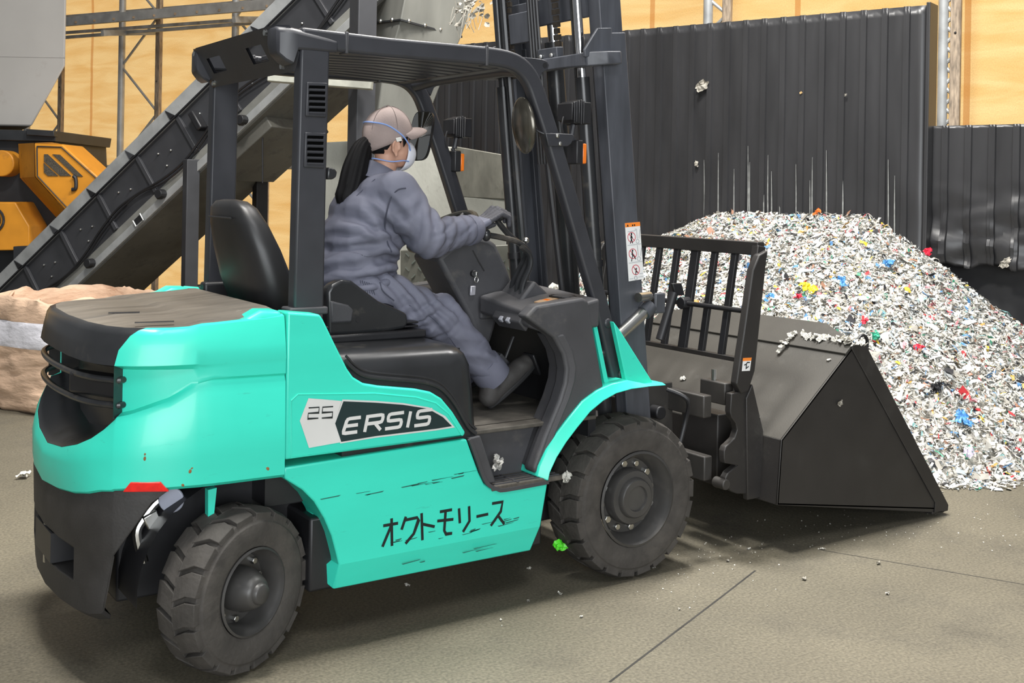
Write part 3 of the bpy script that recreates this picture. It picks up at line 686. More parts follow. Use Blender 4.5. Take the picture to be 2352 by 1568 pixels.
# ---- wheels
def wheel(name, R, width, centre, steer, rim_r, lugs, tread_depth, nbolt, hub, label=None):
    """centre: middle of the outer face; outer side faces -Y before steering"""
    rot = Matrix.Rotation(steer, 3, 'Z'); ax = rot @ Vector((0, 1, 0)); o = Vector(centre); sgnY = 1
    def loc(r, a, l):   # radius, angle, inwards
        return o + rot @ Vector((r * math.cos(a), l, r * math.sin(a)))
    Rb = R - tread_depth
    t = MB(); prof = [(rim_r * .98, .012), (rim_r * 1.03, -.004), (rim_r * 1.12, -.008), (rim_r + (Rb - rim_r) * .55, -.014), (rim_r + (Rb - rim_r) * .78, -.010), (rim_r + (Rb - rim_r) * .80, -.006), (Rb * .985, .0), (Rb, .02), (Rb + .004, width * .5), (Rb, width - .02), (Rb * .97, width), (rim_r, width)]
    loops = [[loc(r, 2 * math.pi * k / 64, l) for k in range(64)] for r, l in prof]
    t.loft(loops, 0, True, False, False)
    da = 2 * math.pi / lugs
    for side_ in (0, 1):
        for k in range(lugs):
            a0 = (k + .5 * side_) * da; w = da * .40
            # zigzag lug from the shoulder to the middle
            cs = [(-.004, 0), (width * .18, .0), (width * .34, .14), (width * .52, .30)] if side_ == 0 else [(width * 1.004, 0), (width * .82, 0), (width * .66, .14), (width * .48, .30)]
            lo = []
            for l, sh in cs:
                aa = a0 + sh * da; edge = (l < 0 or l > width)
                lo.append([loc(Rb - (.03 if edge else .012), aa - w, l), loc(R - (.012 if edge else .0), aa - w, l), loc(R - (.012 if edge else 0), aa + w, l), loc(Rb - (.03 if edge else .012), aa + w, l)])
            t.loft(lo, 0, True)
    tyre = t.build(name, RUBBER, FL, smooth=True, angle=35, bevel=.004, seg=2)
    if label: tyre['label'] = label
    r = MB(); rp_ = [(rim_r * 1.0, .002), (rim_r * 1.02, -.008), (rim_r * .97, -.012), (rim_r * .93, .004), (rim_r * .86, .02), (rim_r * .83, .05), (rim_r * .80, .07), (rim_r * .50, .075), (.01, .075)]
    r.loft([[loc(q, 2 * math.pi * k / 48, l) for k in range(48)] for q, l in rp_], 0, True, False, True)
    r.build('wheel_rim', RIM, tyre, smooth=True, angle=50)
    h = MB(); h.loft([[loc(q, 2 * math.pi * k / 32, l) for k in range(32)] for q, l in hub], 0, True, False, True); h.build('wheel_hub', RIM, tyre, smooth=True, angle=40)
    for k in range(nbolt):
        a = 2 * math.pi * (k + .3) / nbolt; rr = rim_r * .70; c0 = loc(rr, a, .075); c1 = loc(rr, a, .056 if k % 2 else .061)
        MB().tube([c0, c1], rim_r * (.085 if k % 2 else .07), 6 if k % 2 else 10).build('lug_nut', STEEL, tyre, bevel=.002)
    return tyre
fw_c = Vector((0, -.555, .3345))
fhub = [(.125, .075), (.125, .03), (.118, .02), (.092, .018), (.088, .0), (.082, -.005), (.058, -.005), (.054, .005), (.0, .006)]
fhub = [(q * .93, l) for q, l in fhub]
wheel('front_wheel', .334, .195, fw_c, 0, .195, 22, .022, 12, fhub)
wheel('front_wheel', .334, .195, (0, .555, .3345), math.pi, .195, 22, .022, 12, fhub)
rw_c = U(580, 1362, Y=-.567); rhub = [(.074, .085), (.072, .03), (.062, .0), (.05, -.022), (.044, -.03), (.036, -.033), (.032, -.045), (.028, -.048), (.0, -.049)]
wheel('rear_wheel', .270, .165, (rw_c.x, rw_c.y, .271), math.radians(24), .142, 18, .02, 10, rhub)
wheel('rear_wheel', .270, .165, (-1.685, .567, .271), math.pi + math.radians(24), .142, 18, .02, 10, rhub)
# green scrap and film caught in the tread
def crumple(mb, c, r, sd, mi=0, nn=7, flat=.35, normal=(0, -1, 0)):
    """a creased scrap of film: a bent, notched sheet with a little thickness"""
    rr = random.Random(sd); nv = Vector(normal).normalized(); u = nv.orthogonal().normalized(); w = nv.cross(u); a0 = rr.random() * 6
    vs = [Vector(c)]; 
    for k in range(nn): a = a0 + 2 * math.pi * k / nn; q = r * rr.uniform(.45, 1.15); vs.append(Vector(c) + u * math.cos(a) * q + w * math.sin(a) * q * .7 + nv * rr.uniform(-flat, flat) * r)
    fs2 = [(0, 1 + k, 1 + (k + 1) % nn) for k in range(nn)]; mb.add(vs, fs2, mi); mb.add([v - nv * .0025 for v in vs], fs2, mi)
FILMW = M('white_film', (.62, .60, .54), .45, var=.15); FILMG = M('bright_green_film', (.12, .75, .04), .4, var=.2)
FILMD = M('grey_film', (.30, .28, .24), .55, var=.3)
def scrap(px, py, r, mat, label, plane_kw, sd, normal=(0, 0, 1), group=None, lift=.004, name='film_scrap'):
    q = U(px, py, **plane_kw); mb = MB(); q = q + Vector(normal).normalized() * lift
    film(mb, q, r, sd, normal, .45); film(mb, q + Vector(normal).normalized() * r * .12 + Vector((0, 0, -r * .3)), r * .7, sd + 50, (Vector(normal).normalized() + Vector((.4, .2, .3))).normalized(), .55)
    o = mb.build(name, mat, smooth=True, angle=50); tag(o, label, 'scrap', group); return o
scrap(1289, 1248, .034, FILMG, 'bright green scrap of film stuck to the front tyre tread', dict(X=-.285), 5, (-1, -.6, 0), lift=.012)
scrap(1307, 1095, .03, FILMW, 'shiny pale scrap of film wedged high in the front tyre tread', dict(X=-.30), 8, (-1, -.4, .3), lift=.016)
# ---- overhead guard
def guard_path(Y):
    P = XZ([(700, 93), (900, 109), (1115, 127), (1165, 135), (1200, 151), (1226, 183), (1246, 236), (1275, 325), (1303, 420), (1346, 570), (1384, 700), (1428, 888)], -.47)
    top_ = [Vector((-1.50, Y, P[1][1] + .005))] + [Vector((x, Y, z)) for x, z in P[1:3]] + smooth_path([Vector((x, Y, z)) for x, z in P[2:8]], 4)[1:] + [Vector((x, Y, z)) for x, z in P[8:]]
    return top_
for s in (1, -1):
    MB().bar(guard_path(-.445 * s), .072, .05, (0, 1, 0)).build('guard_rail', GUARD, FL, bevel=.012, seg=3)
    # rear pillar with its louvres
    mb = MB(); mb.loft([[Vector((x, y, z)) for x, y in ((xa, -.472 * s), (xb, -.472 * s), (xb, -.412 * s), (xa, -.412 * s))] for xa, xb, z in ((-1.512, -1.398, 1.17), (-1.508, -1.397, 1.6), (-1.503, -1.393, 2.05), (-1.502, -1.392, 2.095))])
    pil = mb.build('rear_pillar', GUARD, FL, bevel=.008, seg=2)
    MB().box(-1.53, -1.385, -.48 * s, -.40 * s, 1.165, 1.192).build('pillar_foot', PLASTIC, FL, bevel=.006)
    if s == 1:
        for (y0, y1, xo) in ((188, 268, 0), (303, 385, -4)):
            q = XZ([(704 + xo, y0), (752 + xo, y0 + 2), (748 + xo, y1 + 2), (701 + xo, y1 - 1)], -.475)
            MB().prism_y(q, -.480, -.470).build('louvre_panel', GUARD, pil, bevel=.004)
            for k in range(5):
                yy = y0 + 8 + k * (y1 - y0 - 14) / 5; qq = XZ([(710 + xo, yy), (747 + xo, yy + 1), (746 + xo, yy + 8), (709 + xo, yy + 7)], -.48)
                MB().prism_y(qq, -.4815, -.475).build('louvre_slot_shade', SLOT_SHADE, pil)  # dark patch on the panel face, painted shade instead of a recess
                ql = XZ([(710 + xo, yy + 7), (746 + xo, yy + 8), (746 + xo, yy + 12), (709 + xo, yy + 11)], -.48)
                MB().prism([Vector((x, -.480, z)) for x, z in ql], (0, -.008, -.001)).build('louvre_lip', GUARD, pil)
        q = XZ([(748, 384), (762, 386), (770, 394), (768, 406), (760, 412), (746, 412)], -.44); MB().prism_y(q, -.46, -.42).build('assist_grip', BLACKGLOSS, FL, bevel=.006)
    else:
        MB().obox((-1.455, .405, 1.16), (.085, 0, 0), (0, .03, 0), (0, 0, .055)).build('pillar_bracket', BLACK, FL, bevel=.012, seg=3)
        MB().cyl((-1.405, .385, 1.15), (-1.405, .365, 1.15), .013, 6).build('bracket_bolt', STEEL, FL, bevel=.002)
    # joint bands on the rail
    for (px, py) in ((797, 98), (1119, 128)):
        x, z = XZ([(px, py)], -.47)[0]; MB().obox((x, -.445 * s, z), (.006, 0, 0), (0, .028, 0), (0, 0, .039)).build('rail_band', PLASTIC, FL, bevel=.003)
    q = XZ([(1196, 130), (1244, 135), (1258, 140), (1263, 149), (1259, 160), (1246, 168), (1238, 190), (1225, 170)], -.44)
    tab = MB().prism_y(q, -.437 * s, -.423 * s).build('lifting_eye', GUARD, FL, bevel=.003)
    x, z = XZ([(1253, 150)], -.44)[0]; MB().cyl((x, -.438 * s, z), (x, -.422 * s, z), .012, 14).build('eye_hole', BLACK, tab)
    for (px, py) in ((1396, 742), (1428, 860)):
        x, z = XZ([(px, py)], -.47)[0]; MB().ell((x, -.471 * s, z), .02, .008, .02, 16, 8).build('pillar_bolt_cap', GUARD, FL, smooth=True)
# roof: long flat bars, front and rear cross members
for k in range(9):
    y = -.37 + k * .0925
    MB().bar([Vector((-1.45, y, 2.105)), Vector((-1.0, y, 2.118)), Vector((-.60, y, 2.108))], .062, .022).build('roof_slat', GUARD, FL, bevel=.005)
MB().tube([(-.545, -.42, 2.09), (-.525, -.3, 2.105), (-.52, 0, 2.108), (-.525, .3, 2.105), (-.545, .42, 2.09)], .026, 12).build('front_cross_tube', GUARD, FL, smooth=True)
MB().box(-.64, -.58, -.44, .44, 2.095, 2.125).build('roof_cross_bar', GUARD, FL, bevel=.005)
# rear visor plate with two windows, curling round at the corners
vis = MB()
def vpt(y, t):   # t 0 top .. 1 bottom
    k = max(0, abs(y) - .40) / .07
    top_x = -1.595 + .06 * k * k; return Vector((top_x + .085 * t, y, 2.165 - .15 * t + (0 if y < 0 else 0)))
ys = [-.46, -.43, -.40, -.30, -.27, -.12, -.08, .12, .16, .31, .34, .40, .43, .46]
ts = [0, .3, .68, 1]
for side_ in (0, 1):
    off = Vector((.010, 0, .006)) * side_
    for i in range(len(ys) - 1):
        for j in range(3):
            mid = (ys[i] + ys[i + 1]) / 2
            if j == 1 and (-.27 < mid < -.12 or .16 < mid < .31): continue
            vis.add([vpt(ys[i], ts[j]) + off, vpt(ys[i + 1], ts[j]) + off, vpt(ys[i + 1], ts[j + 1]) + off, vpt(ys[i], ts[j + 1]) + off], [(0, 1, 2, 3)])
weld(vis, 'rear_visor', GUARD, FL)
for s in (1, -1):   # corner caps between visor, rail and pillar
    mb = MB(); loops = []
    for x, zt, zb, yo in ((-1.592, 2.164, 2.11, .42), (-1.582, 2.166, 2.07, .455), (-1.555, 2.166, 2.045, .47), (-1.53, 2.164, 2.032, .476), (-1.514, 2.162, 2.086, .477), (-1.46, 2.155, 2.088, .477), (-1.40, 2.148, 2.088, .475), (-1.36, 2.143, 2.09, .4715)):
        loops.append([Vector((x, -yo * s, zb)), Vector((x, -yo * s, zt - .015)), Vector((x, -(yo - .02) * s, zt)), Vector((x, -.38 * s, zt)), Vector((x, -.38 * s, zb))])
    mb.loft(loops); mb.build('guard_corner', GUARD, FL, bevel=.008, seg=2)
for (y, t) in ((-.36, .1), (-.36, .85), (.40, .12), (.36, .9)):
    p = vpt(y, t); MB().cyl(p + Vector((-.008, 0, 0)), p + Vector((.006, 0, 0)), .011, 10).build('visor_bolt', STEEL, FL)

# ---- mast: tilted back a little
MM = Vector((-.11, 0, 1)).normalized(); MX = Vector((MM.z, 0, -MM.x)); MO = Vector((.098, 0, .4))
def mp(x, y, z): return MO + MX * x + Vector((0, y, 0)) + MM * z
def mbox(mb, x0, x1, y0, y1, z0, z1): return mb.obox(mp((x0 + x1) / 2, (y0 + y1) / 2, (z0 + z1) / 2), MX * (x1 - x0) / 2, Vector((0, (y1 - y0) / 2, 0)), MM * (z1 - z0) / 2)
for s in (1, -1):
    mb = MB(); c_ = [(0, .40), (.135, .40), (.135, .33), (.12, .33), (.12, .382), (.015, .382), (.015, .33), (0, .33)]
    mb.loft([[mp(x, -y * s, z) for x, y in c_] for z in (-.22, 1.90)]); out_m = mb.build('outer_mast_rail', MAST, FL, bevel=.004)
    if s == 1: near_mast = out_m
    mb = MB(); c2 = [(.018, .378), (.138, .378), (.138, .30), (.124, .30), (.124, .36), (.032, .36), (.032, .30), (.018, .30)]
    mb.loft([[mp(x, -y * s, z) for x, y in c2] for z in (.1, 3.1)]); mb.build('inner_mast_rail', MAST, FL, bevel=.004)
    # lift cylinder behind the rail, with its bright rod above
    MB().cyl(mp(-.045, -.305 * s, -.1), mp(-.045, -.305 * s, 1.72), .032, 20).build('lift_cylinder', BLACKGLOSS, FL, smooth=True)
    MB().cyl(mp(-.045, -.305 * s, 1.72), mp(-.045, -.305 * s, 3.0), .02, 16).build('lift_rod', CHROME if s == 1 else BLACKGLOSS, FL, smooth=True)
    MB().cyl(mp(-.045, -.305 * s, .9), mp(-.045, -.305 * s, .93), .036, 16).build('cylinder_clamp', BLACK, FL, smooth=True)
    MB().tube([mp(-.03, -.25 * s, -.1), mp(-.035, -.25 * s, 1.0), mp(-.03, -.252 * s, 2.9)], .008, 8).build('hydraulic_pipe', BLACKGLOSS, FL, smooth=True)
    # side gusset and mast foot
    MB().prism([mp(-.10, -.405 * s, 1.83), mp(-.02, -.405 * s, 1.92), mp(.055, -.405 * s, 1.92), mp(.055, -.405 * s, 1.80), mp(-.10, -.405 * s, 1.80)], (0, .015 * s, 0)).build('mast_gusset', MAST, FL, bevel=.003)
    mb = MB(); mbox(mb, -.03, .15, min(-.43 * s, -.395 * s), max(-.43 * s, -.395 * s), -.2, .1); mb.build('mast_foot', MAST, FL, bevel=.006)
tie = MB(); tie.bar([mp(.065, -.43, 1.79), mp(-.005, -.43, 1.79), mp(-.075, -.39, 1.79), mp(-.085, -.28, 1.79), mp(-.085, .28, 1.79), mp(-.075, .39, 1.79), mp(-.005, .43, 1.79), mp(.065, .43, 1.79)], .035, .055)
tie.build('mast_tie_beam', MAST, FL, bevel=.006)
for z, xw in ((-.05, .02), (.55, .015)):
    mb = MB(); mbox(mb, -.012, .0, -.39, .39, z - .06, z + .06); mb.build('mast_cross_member', MAST, FL, bevel=.004)
mb = MB(); mbox(mb, .02, .045, -.36, .36, 1.98, 2.1); mb.build('mast_cross_member', MAST, FL, bevel=.004)
# free-lift cylinder, chains and hose bundle in the middle of the mast
MB().cyl(mp(.06, .02, 0), mp(.06, .02, 1.9), .042, 20).build('centre_cylinder', BLACKGLOSS, FL, smooth=True)
MB().cyl(mp(.06, .02, 1.9), mp(.06, .02, 3.0), .025, 16).build('centre_rod', CHROME, FL, smooth=True)
def chain(y, x, z0, z1):
    mb = MB(); n_ = int((z1 - z0) / .028)
    for k in range(n_):
        z = z0 + k * .028; w = .016 if k % 2 else .022
        mbox(mb, x - .006, x + .006, y - w, y + w, z + .002, z + .025)
    mb.build('lift_chain', GREASE, FL)
chain(.23, -.03, 1.75, 3.0); chain(-.13, -.03, 1.84, 3.0)
MB().obox(mp(-.05, -.10, 1.83), MX * .02, (0, .07, 0), MM * .035).build('chain_anchor', MAST, FL, bevel=.004)
for y in (-.14, -.06): MB().ell(mp(-.078, y, 1.83), .010, .010, .010, 8, 6).build('anchor_bolt', STEEL, FL)
MB().obox(mp(-.03, .12, 1.98), MX * .015, (0, .10, 0), MM * .07).build('chain_guard', MAST, FL, bevel=.004)
for k in range(4):
    y = -.02 + k * .022; MB().tube([mp(-.05, y, 1.35), mp(-.05, y, 2.2), mp(-.05, y + .01, 3.0)], .0075, 6).build('hydraulic_hose', BLACK, FL, smooth=True)
MB().tube(smooth_path([mp(-.06, -.05, .2), mp(-.07, -.1, .5), mp(-.06, -.03, 1.35)], 5), .014, 8).build('hydraulic_hose', BLACK, FL, smooth=True)
MB().tube(smooth_path([mp(-.04, .26, -.1), mp(-.05, .22, .6), mp(-.05, .24, 1.5), mp(-.05, .25, 2.9)], 5), .016, 8).build('hydraulic_hose', BLACKGLOSS, FL, smooth=True)
# tilt cylinder and its yoke
a = U(1424, 768, Y=-.42); b = U(1478, 718, Y=-.42); d = (b - a).normalized()
for s in (1, -1):
    mir = lambda v: Vector((v.x, v.y * s, v.z))
    MB().cyl(mir(a - d * .25), mir(b), .026, 18).build('tilt_cylinder', STEEL if s == 1 else BLACK, FL, smooth=True)
    MB().cyl(mir(b), mir(b + d * .05), .034, 18).build('tilt_gland', MAST, FL, smooth=True)
    e_ = b + d * .075
    MB().obox(mir(e_ + Vector((.01, -.022, 0))), (.03, 0, .0), (0, .008, 0), (0, 0, .045)).build('tilt_yoke', MAST, FL, bevel=.01, seg=3)
    MB().cyl(mir(U(1466, 683, Y=-.45)), mir(U(1466, 683, Y=-.45) + Vector((.09, .03, 0))), .02, 14).build('yoke_pin', STEEL, FL, smooth=True)
# carriage
CARR = M('carriage_dark_paint', (.04, .037, .034), .5, var=.2, dirt=(.07, .062, .05), dirt_amt=.1)
MB().bar([(.455, -.50, .665), (.455, .50, .665)], .05, .10).build('carriage_bar', CARR, FL, bevel=.006)
MB().bar([(.505, -.46, .375), (.505, .46, .375)], .05, .11).build('carriage_bar', CARR, FL, bevel=.006)
for s in (1, -1):
    mb = MB(); mb.prism([(.30, -.27 * s, .30), (.47, -.27 * s, .30), (.455, -.27 * s, .74), (.27, -.27 * s, .74)], (0, .03 * s, 0)); mb.build('carriage_plate', CARR, FL, bevel=.004)
    MB().cyl((.33, -.335 * s, .62), (.33, -.27 * s, .62), .03, 18).build('mast_roller', BLACK, FL, bevel=.006)
    MB().cyl((.35, -.335 * s, .40), (.35, -.27 * s, .40), .03, 18).build('mast_roller', BLACK, FL, bevel=.006)
    MB().tube(smooth_path([(.30, -.40 * s, .74), (.36, -.47 * s, .70), (.38, -.44 * s, .60), (.33, -.44 * s, .45)], 5), .010, 8).build('hydraulic_hose', BLACK, FL, smooth=True)
MB().cyl((.40, -.16, .34), (.40, -.16, .72), .055, 16).build('carriage_cylinder', CARR, FL, bevel=.006)

# ---- warning sticker on the near mast rail
def mk(pts): return [U(p[0] / 8.25 + 1400, p[1] / 8.25 + 490, Y=-.4) for p in pts]
def flat(pts, mat, off, name, parent):
    q = mk(pts); mb = MB(); mb.prism([Vector((p.x, -.4 - off, p.z)) for p in q], (0, .0008, 0)); return mb.build(name, mat, parent)
stk = flat([(288, 185), (570, 160), (650, 1240), (362, 1285)], WHITE, .0012, 'warning_sticker', FL)
flat([(288, 185), (570, 160), (577, 235), (294, 265)], SIGNORANGE, .002, 'warning_header', stk)
flat([(320, 250), (338, 205), (358, 246)], INK, .0028, 'header_symbol', stk); flat([(418, 210), (440, 208), (442, 240), (420, 242)], INK, .0028, 'header_symbol', stk); flat([(455, 206), (476, 203), (480, 236), (458, 238)], INK, .0028, 'header_symbol', stk)
def mrib(paths, w, mat, off, name):
    return ribbon([[(p[0] / 8.25 + 1400, p[1] / 8.25 + 490) for p in q] for q in paths], w, mat, off, name, y=-.4, parent=stk)
def ring(cx, cy, rx, ry): return [(cx + rx * math.cos(t * math.pi / 12), cy + ry * math.sin(t * math.pi / 12)) for t in range(25)]
for cx, cy, fig in ((413, 450, [[(408, 400), (408, 480)], [(408, 480), (390, 570)], [(408, 480), (432, 565)], [(408, 420), (390, 470)], [(408, 420), (426, 470)]]),
                    (436, 762, [[(430, 720), (430, 800)], [(430, 800), (412, 910)], [(430, 780), (470, 830), (490, 865)], [(430, 730), (412, 780)]]),
                    (493, 1068, [[(508, 1030), (495, 1090), (492, 1160)], [(495, 1090), (525, 1120)], [(505, 1040), (470, 1060)]])):
    mrib([ring(cx, cy, 70, 92), [(cx - 52, cy - 62), (cx + 52, cy + 62)]], .0026, SIGNRED, .0022, 'prohibition_ring')
    mrib(fig, .0036, INK, .0026, 'sign_figure')
mrib([ring(410, 388, 8, 10)], .004, INK, .0026, 'sign_figure'); mrib([ring(430, 703, 8, 10)], .004, INK, .0026, 'sign_figure')
mrib([[(340, 350), (470, 328), (484, 322), (486, 285)], ring(525, 527, 28, 36), [(505, 290), (520, 480)], [(570, 300), (550, 470)], ring(548, 855, 30, 38), [(520, 600), (535, 800)], [(600, 640), (580, 800)], [(335, 605), (600, 570)], [(355, 940), (615, 902)], [(370, 1240), (440, 1232)], [(530, 1205), (630, 1190)], [(550, 1140), (620, 1130)], ring(486, 1220, 26, 34)], .0016, SIGNGREY, .0022, 'sign_diagram')

# ---- seat
def seat_loop(cx, z, hw, th, tilt, y0=0, r=.045):
    l = []
    for k in range(20):
        a_ = 2 * math.pi * k / 20; ca, sa = math.cos(a_), math.sin(a_)
        l.append(Vector((cx + th * (abs(ca) ** .6) * (1 if ca > 0 else -1), y0 + hw * (abs(sa) ** .55) * (1 if sa > 0 else -1), z)))
    return l
sb = MB(); sb.loft([seat_loop(-1.405 - .16 * t, 1.10 + .46 * t, hw, th, 0, .02) for t, hw, th in ((0, .20, .07), (.1, .235, .085), (.35, .245, .085), (.6, .235, .075), (.8, .21, .062), (.93, .17, .05), (.985, .12, .032), (1.0, .05, .012))])
seatback = sb.build('seat_backrest', BLACKGLOSS if False else M('black_seat_shell', (.02, .02, .021), .42, var=.25), FL, smooth=True, angle=60)
q = [U(*p, Y=.0) for p in ((566, 617), (583, 628), (655, 640), (672, 632))]
MB().tube([Vector((-1.512, y, 1.255 + dz)) for y, dz in ((.20, .02), (.17, 0), (-.16, .0), (-.2, .02))], .006, 6).build('seat_pocket_edge', PLASTIC, seatback, smooth=True)
MB().obox((-1.475, .02, 1.20), (.02, 0, -.005), (0, .19, 0), (.01, 0, .05)).build('seat_pocket', PLASTIC, seatback, bevel=.012)
MB().tube([Vector((-1.608, y, 1.492)) for y in (.14, .0, -.1)], .004, 6).build('seat_seam', BLACK, seatback)
sc2 = MB(); sc2.loft([seat_loop(-1.16, z, hw, th, 0) for z, hw, th in ((1.085, .20, .20), (1.10, .235, .235), (1.15, .24, .245), (1.175, .21, .225), (1.18, .1, .1))]); sc2.build('seat_cushion', BLACK, FL, smooth=True, angle=60)
hip = XZ([(742, 668), (752, 652), (775, 640), (800, 643), (825, 662), (862, 690), (905, 708), (926, 718), (930, 738), (922, 752), (890, 758), (800, 766), (745, 768)], -.24)
for s in (1, -1):
    MB().prism_y(hip, -.275 * s, -.215 * s).build('hip_restraint', BLACKGLOSS, FL, bevel=.022, seg=4)
    x, z = XZ([(824, 734)], -.28)[0]; MB().cyl((x, -.277 * s, z), (x, -.27 * s, z), .011, 14).build('restraint_screw', BLACK, FL)
MB().prism_y(XZ([(758, 690), (800, 700), (812, 712), (808, 740), (760, 742)], -.28), -.285, -.27).build('belt_retractor', PLASTIC, FL, bevel=.008)
MB().tube(smooth_path([U(*p, Y=.16) for p in ((558, 610), (545, 650), (550, 690), (565, 720))], 4), .02, 8).build('seat_belt_cover', PLASTIC, FL, smooth=True)

# ---- steering column, dash, levers, pedals
cc = XZ([(998, 592), (1030, 566), (1060, 548), (1096, 543), (1118, 548), (1134, 560), (1158, 612), (1172, 650), (1158, 690), (1140, 720), (1120, 790), (1095, 800), (1072, 730), (1035, 660)], -.06)
MB().prism_y(cc, -.085, .14).build('steering_column_cover', PLASTIC, FL, bevel=.02, seg=3)
MB().tube([Vector((x, -.086, z)) for x, z in XZ([(1086, 575), (1099, 600), (1112, 622)], -.086)], .003, 6).build('cover_seam', BLACK, FL)
con = XZ([(1140, 718), (1170, 680), (1192, 664), (1235, 672), (1350, 686), (1352, 700), (1250, 745), (1200, 752), (1142, 742)], -.30)
mb = MB(); pa = [U(*p, Y=-.49) for p in ((1247, 736), (1350, 686))]; 
mb.loft([[Vector((-.515, -.11, 1.165)), Vector((-.515, -.47, 1.125)), Vector((-.515, -.47, 1.07)), Vector((-.515, -.11, 1.09))],
         [Vector((-.44, -.11, 1.18)), Vector((-.44, -.535, 1.13)), Vector((-.44, -.535, 1.04)), Vector((-.44, -.11, 1.07))],
         [Vector((-.20, -.11, 1.20)), Vector((-.20, -.535, 1.178)), Vector((-.20, -.535, 1.06)), Vector((-.20, -.11, 1.06))]])
mb.build('dash_console', PLASTIC, FL, bevel=.012, seg=3)
MB().box(-.50, -.20, -.10, .535, 1.06, 1.16).build('dash_console', PLASTIC, FL, bevel=.012, seg=3)
MB().prism_y(XZ([(1160, 690), (1198, 640), (1240, 680), (1230, 700)], -.2), -.12, -.3).build('lever_tower', PLASTIC, FL, bevel=.012)
for k, (px, py, w, h_) in enumerate(((1252, 705, .03, .009), (1262, 716, .055, .012), (1243, 717, .03, .01))):
    q = U(px, py, Y=-.40); zz = 1.135 + (q.x + .44) * .19 + .016; MB().obox((q.x, -.40 - .0 * k, zz), (w * .6, 0, w * .12), (0, .02 + .004 * k, 0), (0, 0, .004)).build('dash_indicator', ORANGE if k == 0 else M('dash_label', (.45, .3, .18), .5), FL, bevel=.002)
ring_ = [Vector((-.29 + .05 * math.cos(t * math.pi / 12), -.40 + .06 * math.sin(t * math.pi / 12), 1.178)) for t in range(25)]
MB().tube(ring_, .004, 6).build('cup_holder', BLACK, FL)
MB().obox((-.50, -.33, 1.085), (.02, 0, -.02), (0, .10, 0), (.012, 0, .02)).build('switch_panel', PLASTIC, FL, bevel=.006)
for y in (-.30, -.35): MB().obox((-.527, y, 1.085), (.006, 0, -.006), (0, .012, 0), (.006, 0, .008)).build('switch', M('grey_switch', (.3, .31, .35), .4), FL, bevel=.003)
# steering wheel
swc = Vector((-.613, .04, 1.432)); ax_ = Vector((-.5, 0, .86)).normalized(); u_ = Vector((.86, 0, .5)).normalized(); v_ = Vector((0, 1, 0))
rimp = [swc + u_ * .155 * math.cos(t * math.pi / 18) + v_ * .155 * math.sin(t * math.pi / 18) for t in range(37)]
sw = MB().tube(rimp, .015, 10, 0, False).build('steering_wheel', M('worn_black_rim', (.035, .034, .03), .3, dirt=(.4, .38, .33), dirt_amt=.1), FL, smooth=True)
for t in (.2, 2.3, 4.4): MB().tube([swc - ax_ * .02, swc + (u_ * math.cos(t) + v_ * math.sin(t)) * .152], .012, 8).build('wheel_spoke', BLACK, sw, smooth=True)
MB().cyl(swc - ax_ * .10, swc + ax_ * .01, .035, 18).build('wheel_boss', BLACK, sw, bevel=.006)
# hydraulic levers with knobs
def lever(pts, knob, Y0, kr=.021):
    P = smooth_path([U(*p, Y=Y0) for p in pts], 6)
    o = MB().tube(P, .0125, 10).build('hydraulic_lever', BLACKGLOSS, FL, smooth=True)
    return o
lv = lever([(1188, 690), (1190, 650), (1213, 600), (1214, 578), (1190, 556), (1150, 545), (1122, 540)], None, -.22)
MB().ell(U(1117, 540, Y=-.22), .02, .02, .026, 14, 10).build('lever_knob', BLACKGLOSS, lv, smooth=True)
MB().ell(U(1112, 524, Y=-.22), .017, .017, .02, 14, 10).build('lever_knob', BLACKGLOSS, lv, smooth=True)
lv2 = lever([(1180, 690), (1178, 650), (1206, 590), (1202, 568), (1170, 540), (1146, 512), (1140, 500)], None, -.17)
lv3 = lever([(1196, 695), (1200, 655), (1217, 612), (1216, 585), (1198, 566)], None, -.26)
MB().ell(U(1208, 552, Y=-.2), .014, .014, .014, 10, 8).build('lever_joint', STEEL, FL, smooth=True)
boot = MB(); q = U(1188, 700, Y=-.22); boot.lathe([(.055, -.02), (.058, -.012), (.045, -.006), (.052, .004), (.04, .010), (.046, .02), (.032, .026), (.036, .034), (.02, .044), (.014, .06)], q, (.1, 0, 1), 20, 0, True); boot.build('lever_boot', BLACK, FL, smooth=True, angle=70)
# key, ring and tag
q = U(1087, 628, Y=-.092); MB().cyl(q + Vector((0, .006, 0)), q + Vector((0, -.012, 0)), .014, 14).build('ignition_switch', BLACK, FL, bevel=.002)
ky = thing('key_tag', q, 'metal key with ring and silver tag hanging from the steering column', 'key')
MB().obox(q + Vector((0, -.02, -.004)), (.004, 0, 0), (0, .008, 0), (0, 0, .012)).build('key', STEEL, ky, bevel=.002)
MB().tube([q + Vector((.009 * math.cos(t * math.pi / 8), -.026, -.024 + .012 * math.sin(t * math.pi / 8))) for t in range(17)], .0016, 6).build('key_ring', STEEL, ky)
q2 = U(1084, 667, Y=-.10); MB().obox(q2 + Vector((0, -.005, 0)), (.014, .003, 0), (0, .006, 0), (.001, 0, .02)).build('silver_tag', M('tag_silver', (.6, .6, .66), .35, .6), ky, bevel=.003)
# pedals
pd = U(1152, 828, Y=-.10); MB().obox(pd, (.035, 0, -.035), (0, .045, 0), (.006, 0, .006)).build('pedal', PLASTIC, FL, bevel=.005)
MB().tube([pd + Vector((.01, 0, -.01)), pd + Vector((.06, 0, .10))], .008, 8).build('pedal_arm', BLACK, FL)
pd2 = U(1222, 835, Y=-.22); MB().obox(pd2, (.02, 0, -.045), (0, .04, 0), (.006, 0, .003)).build('pedal', BLACK, FL, bevel=.005)

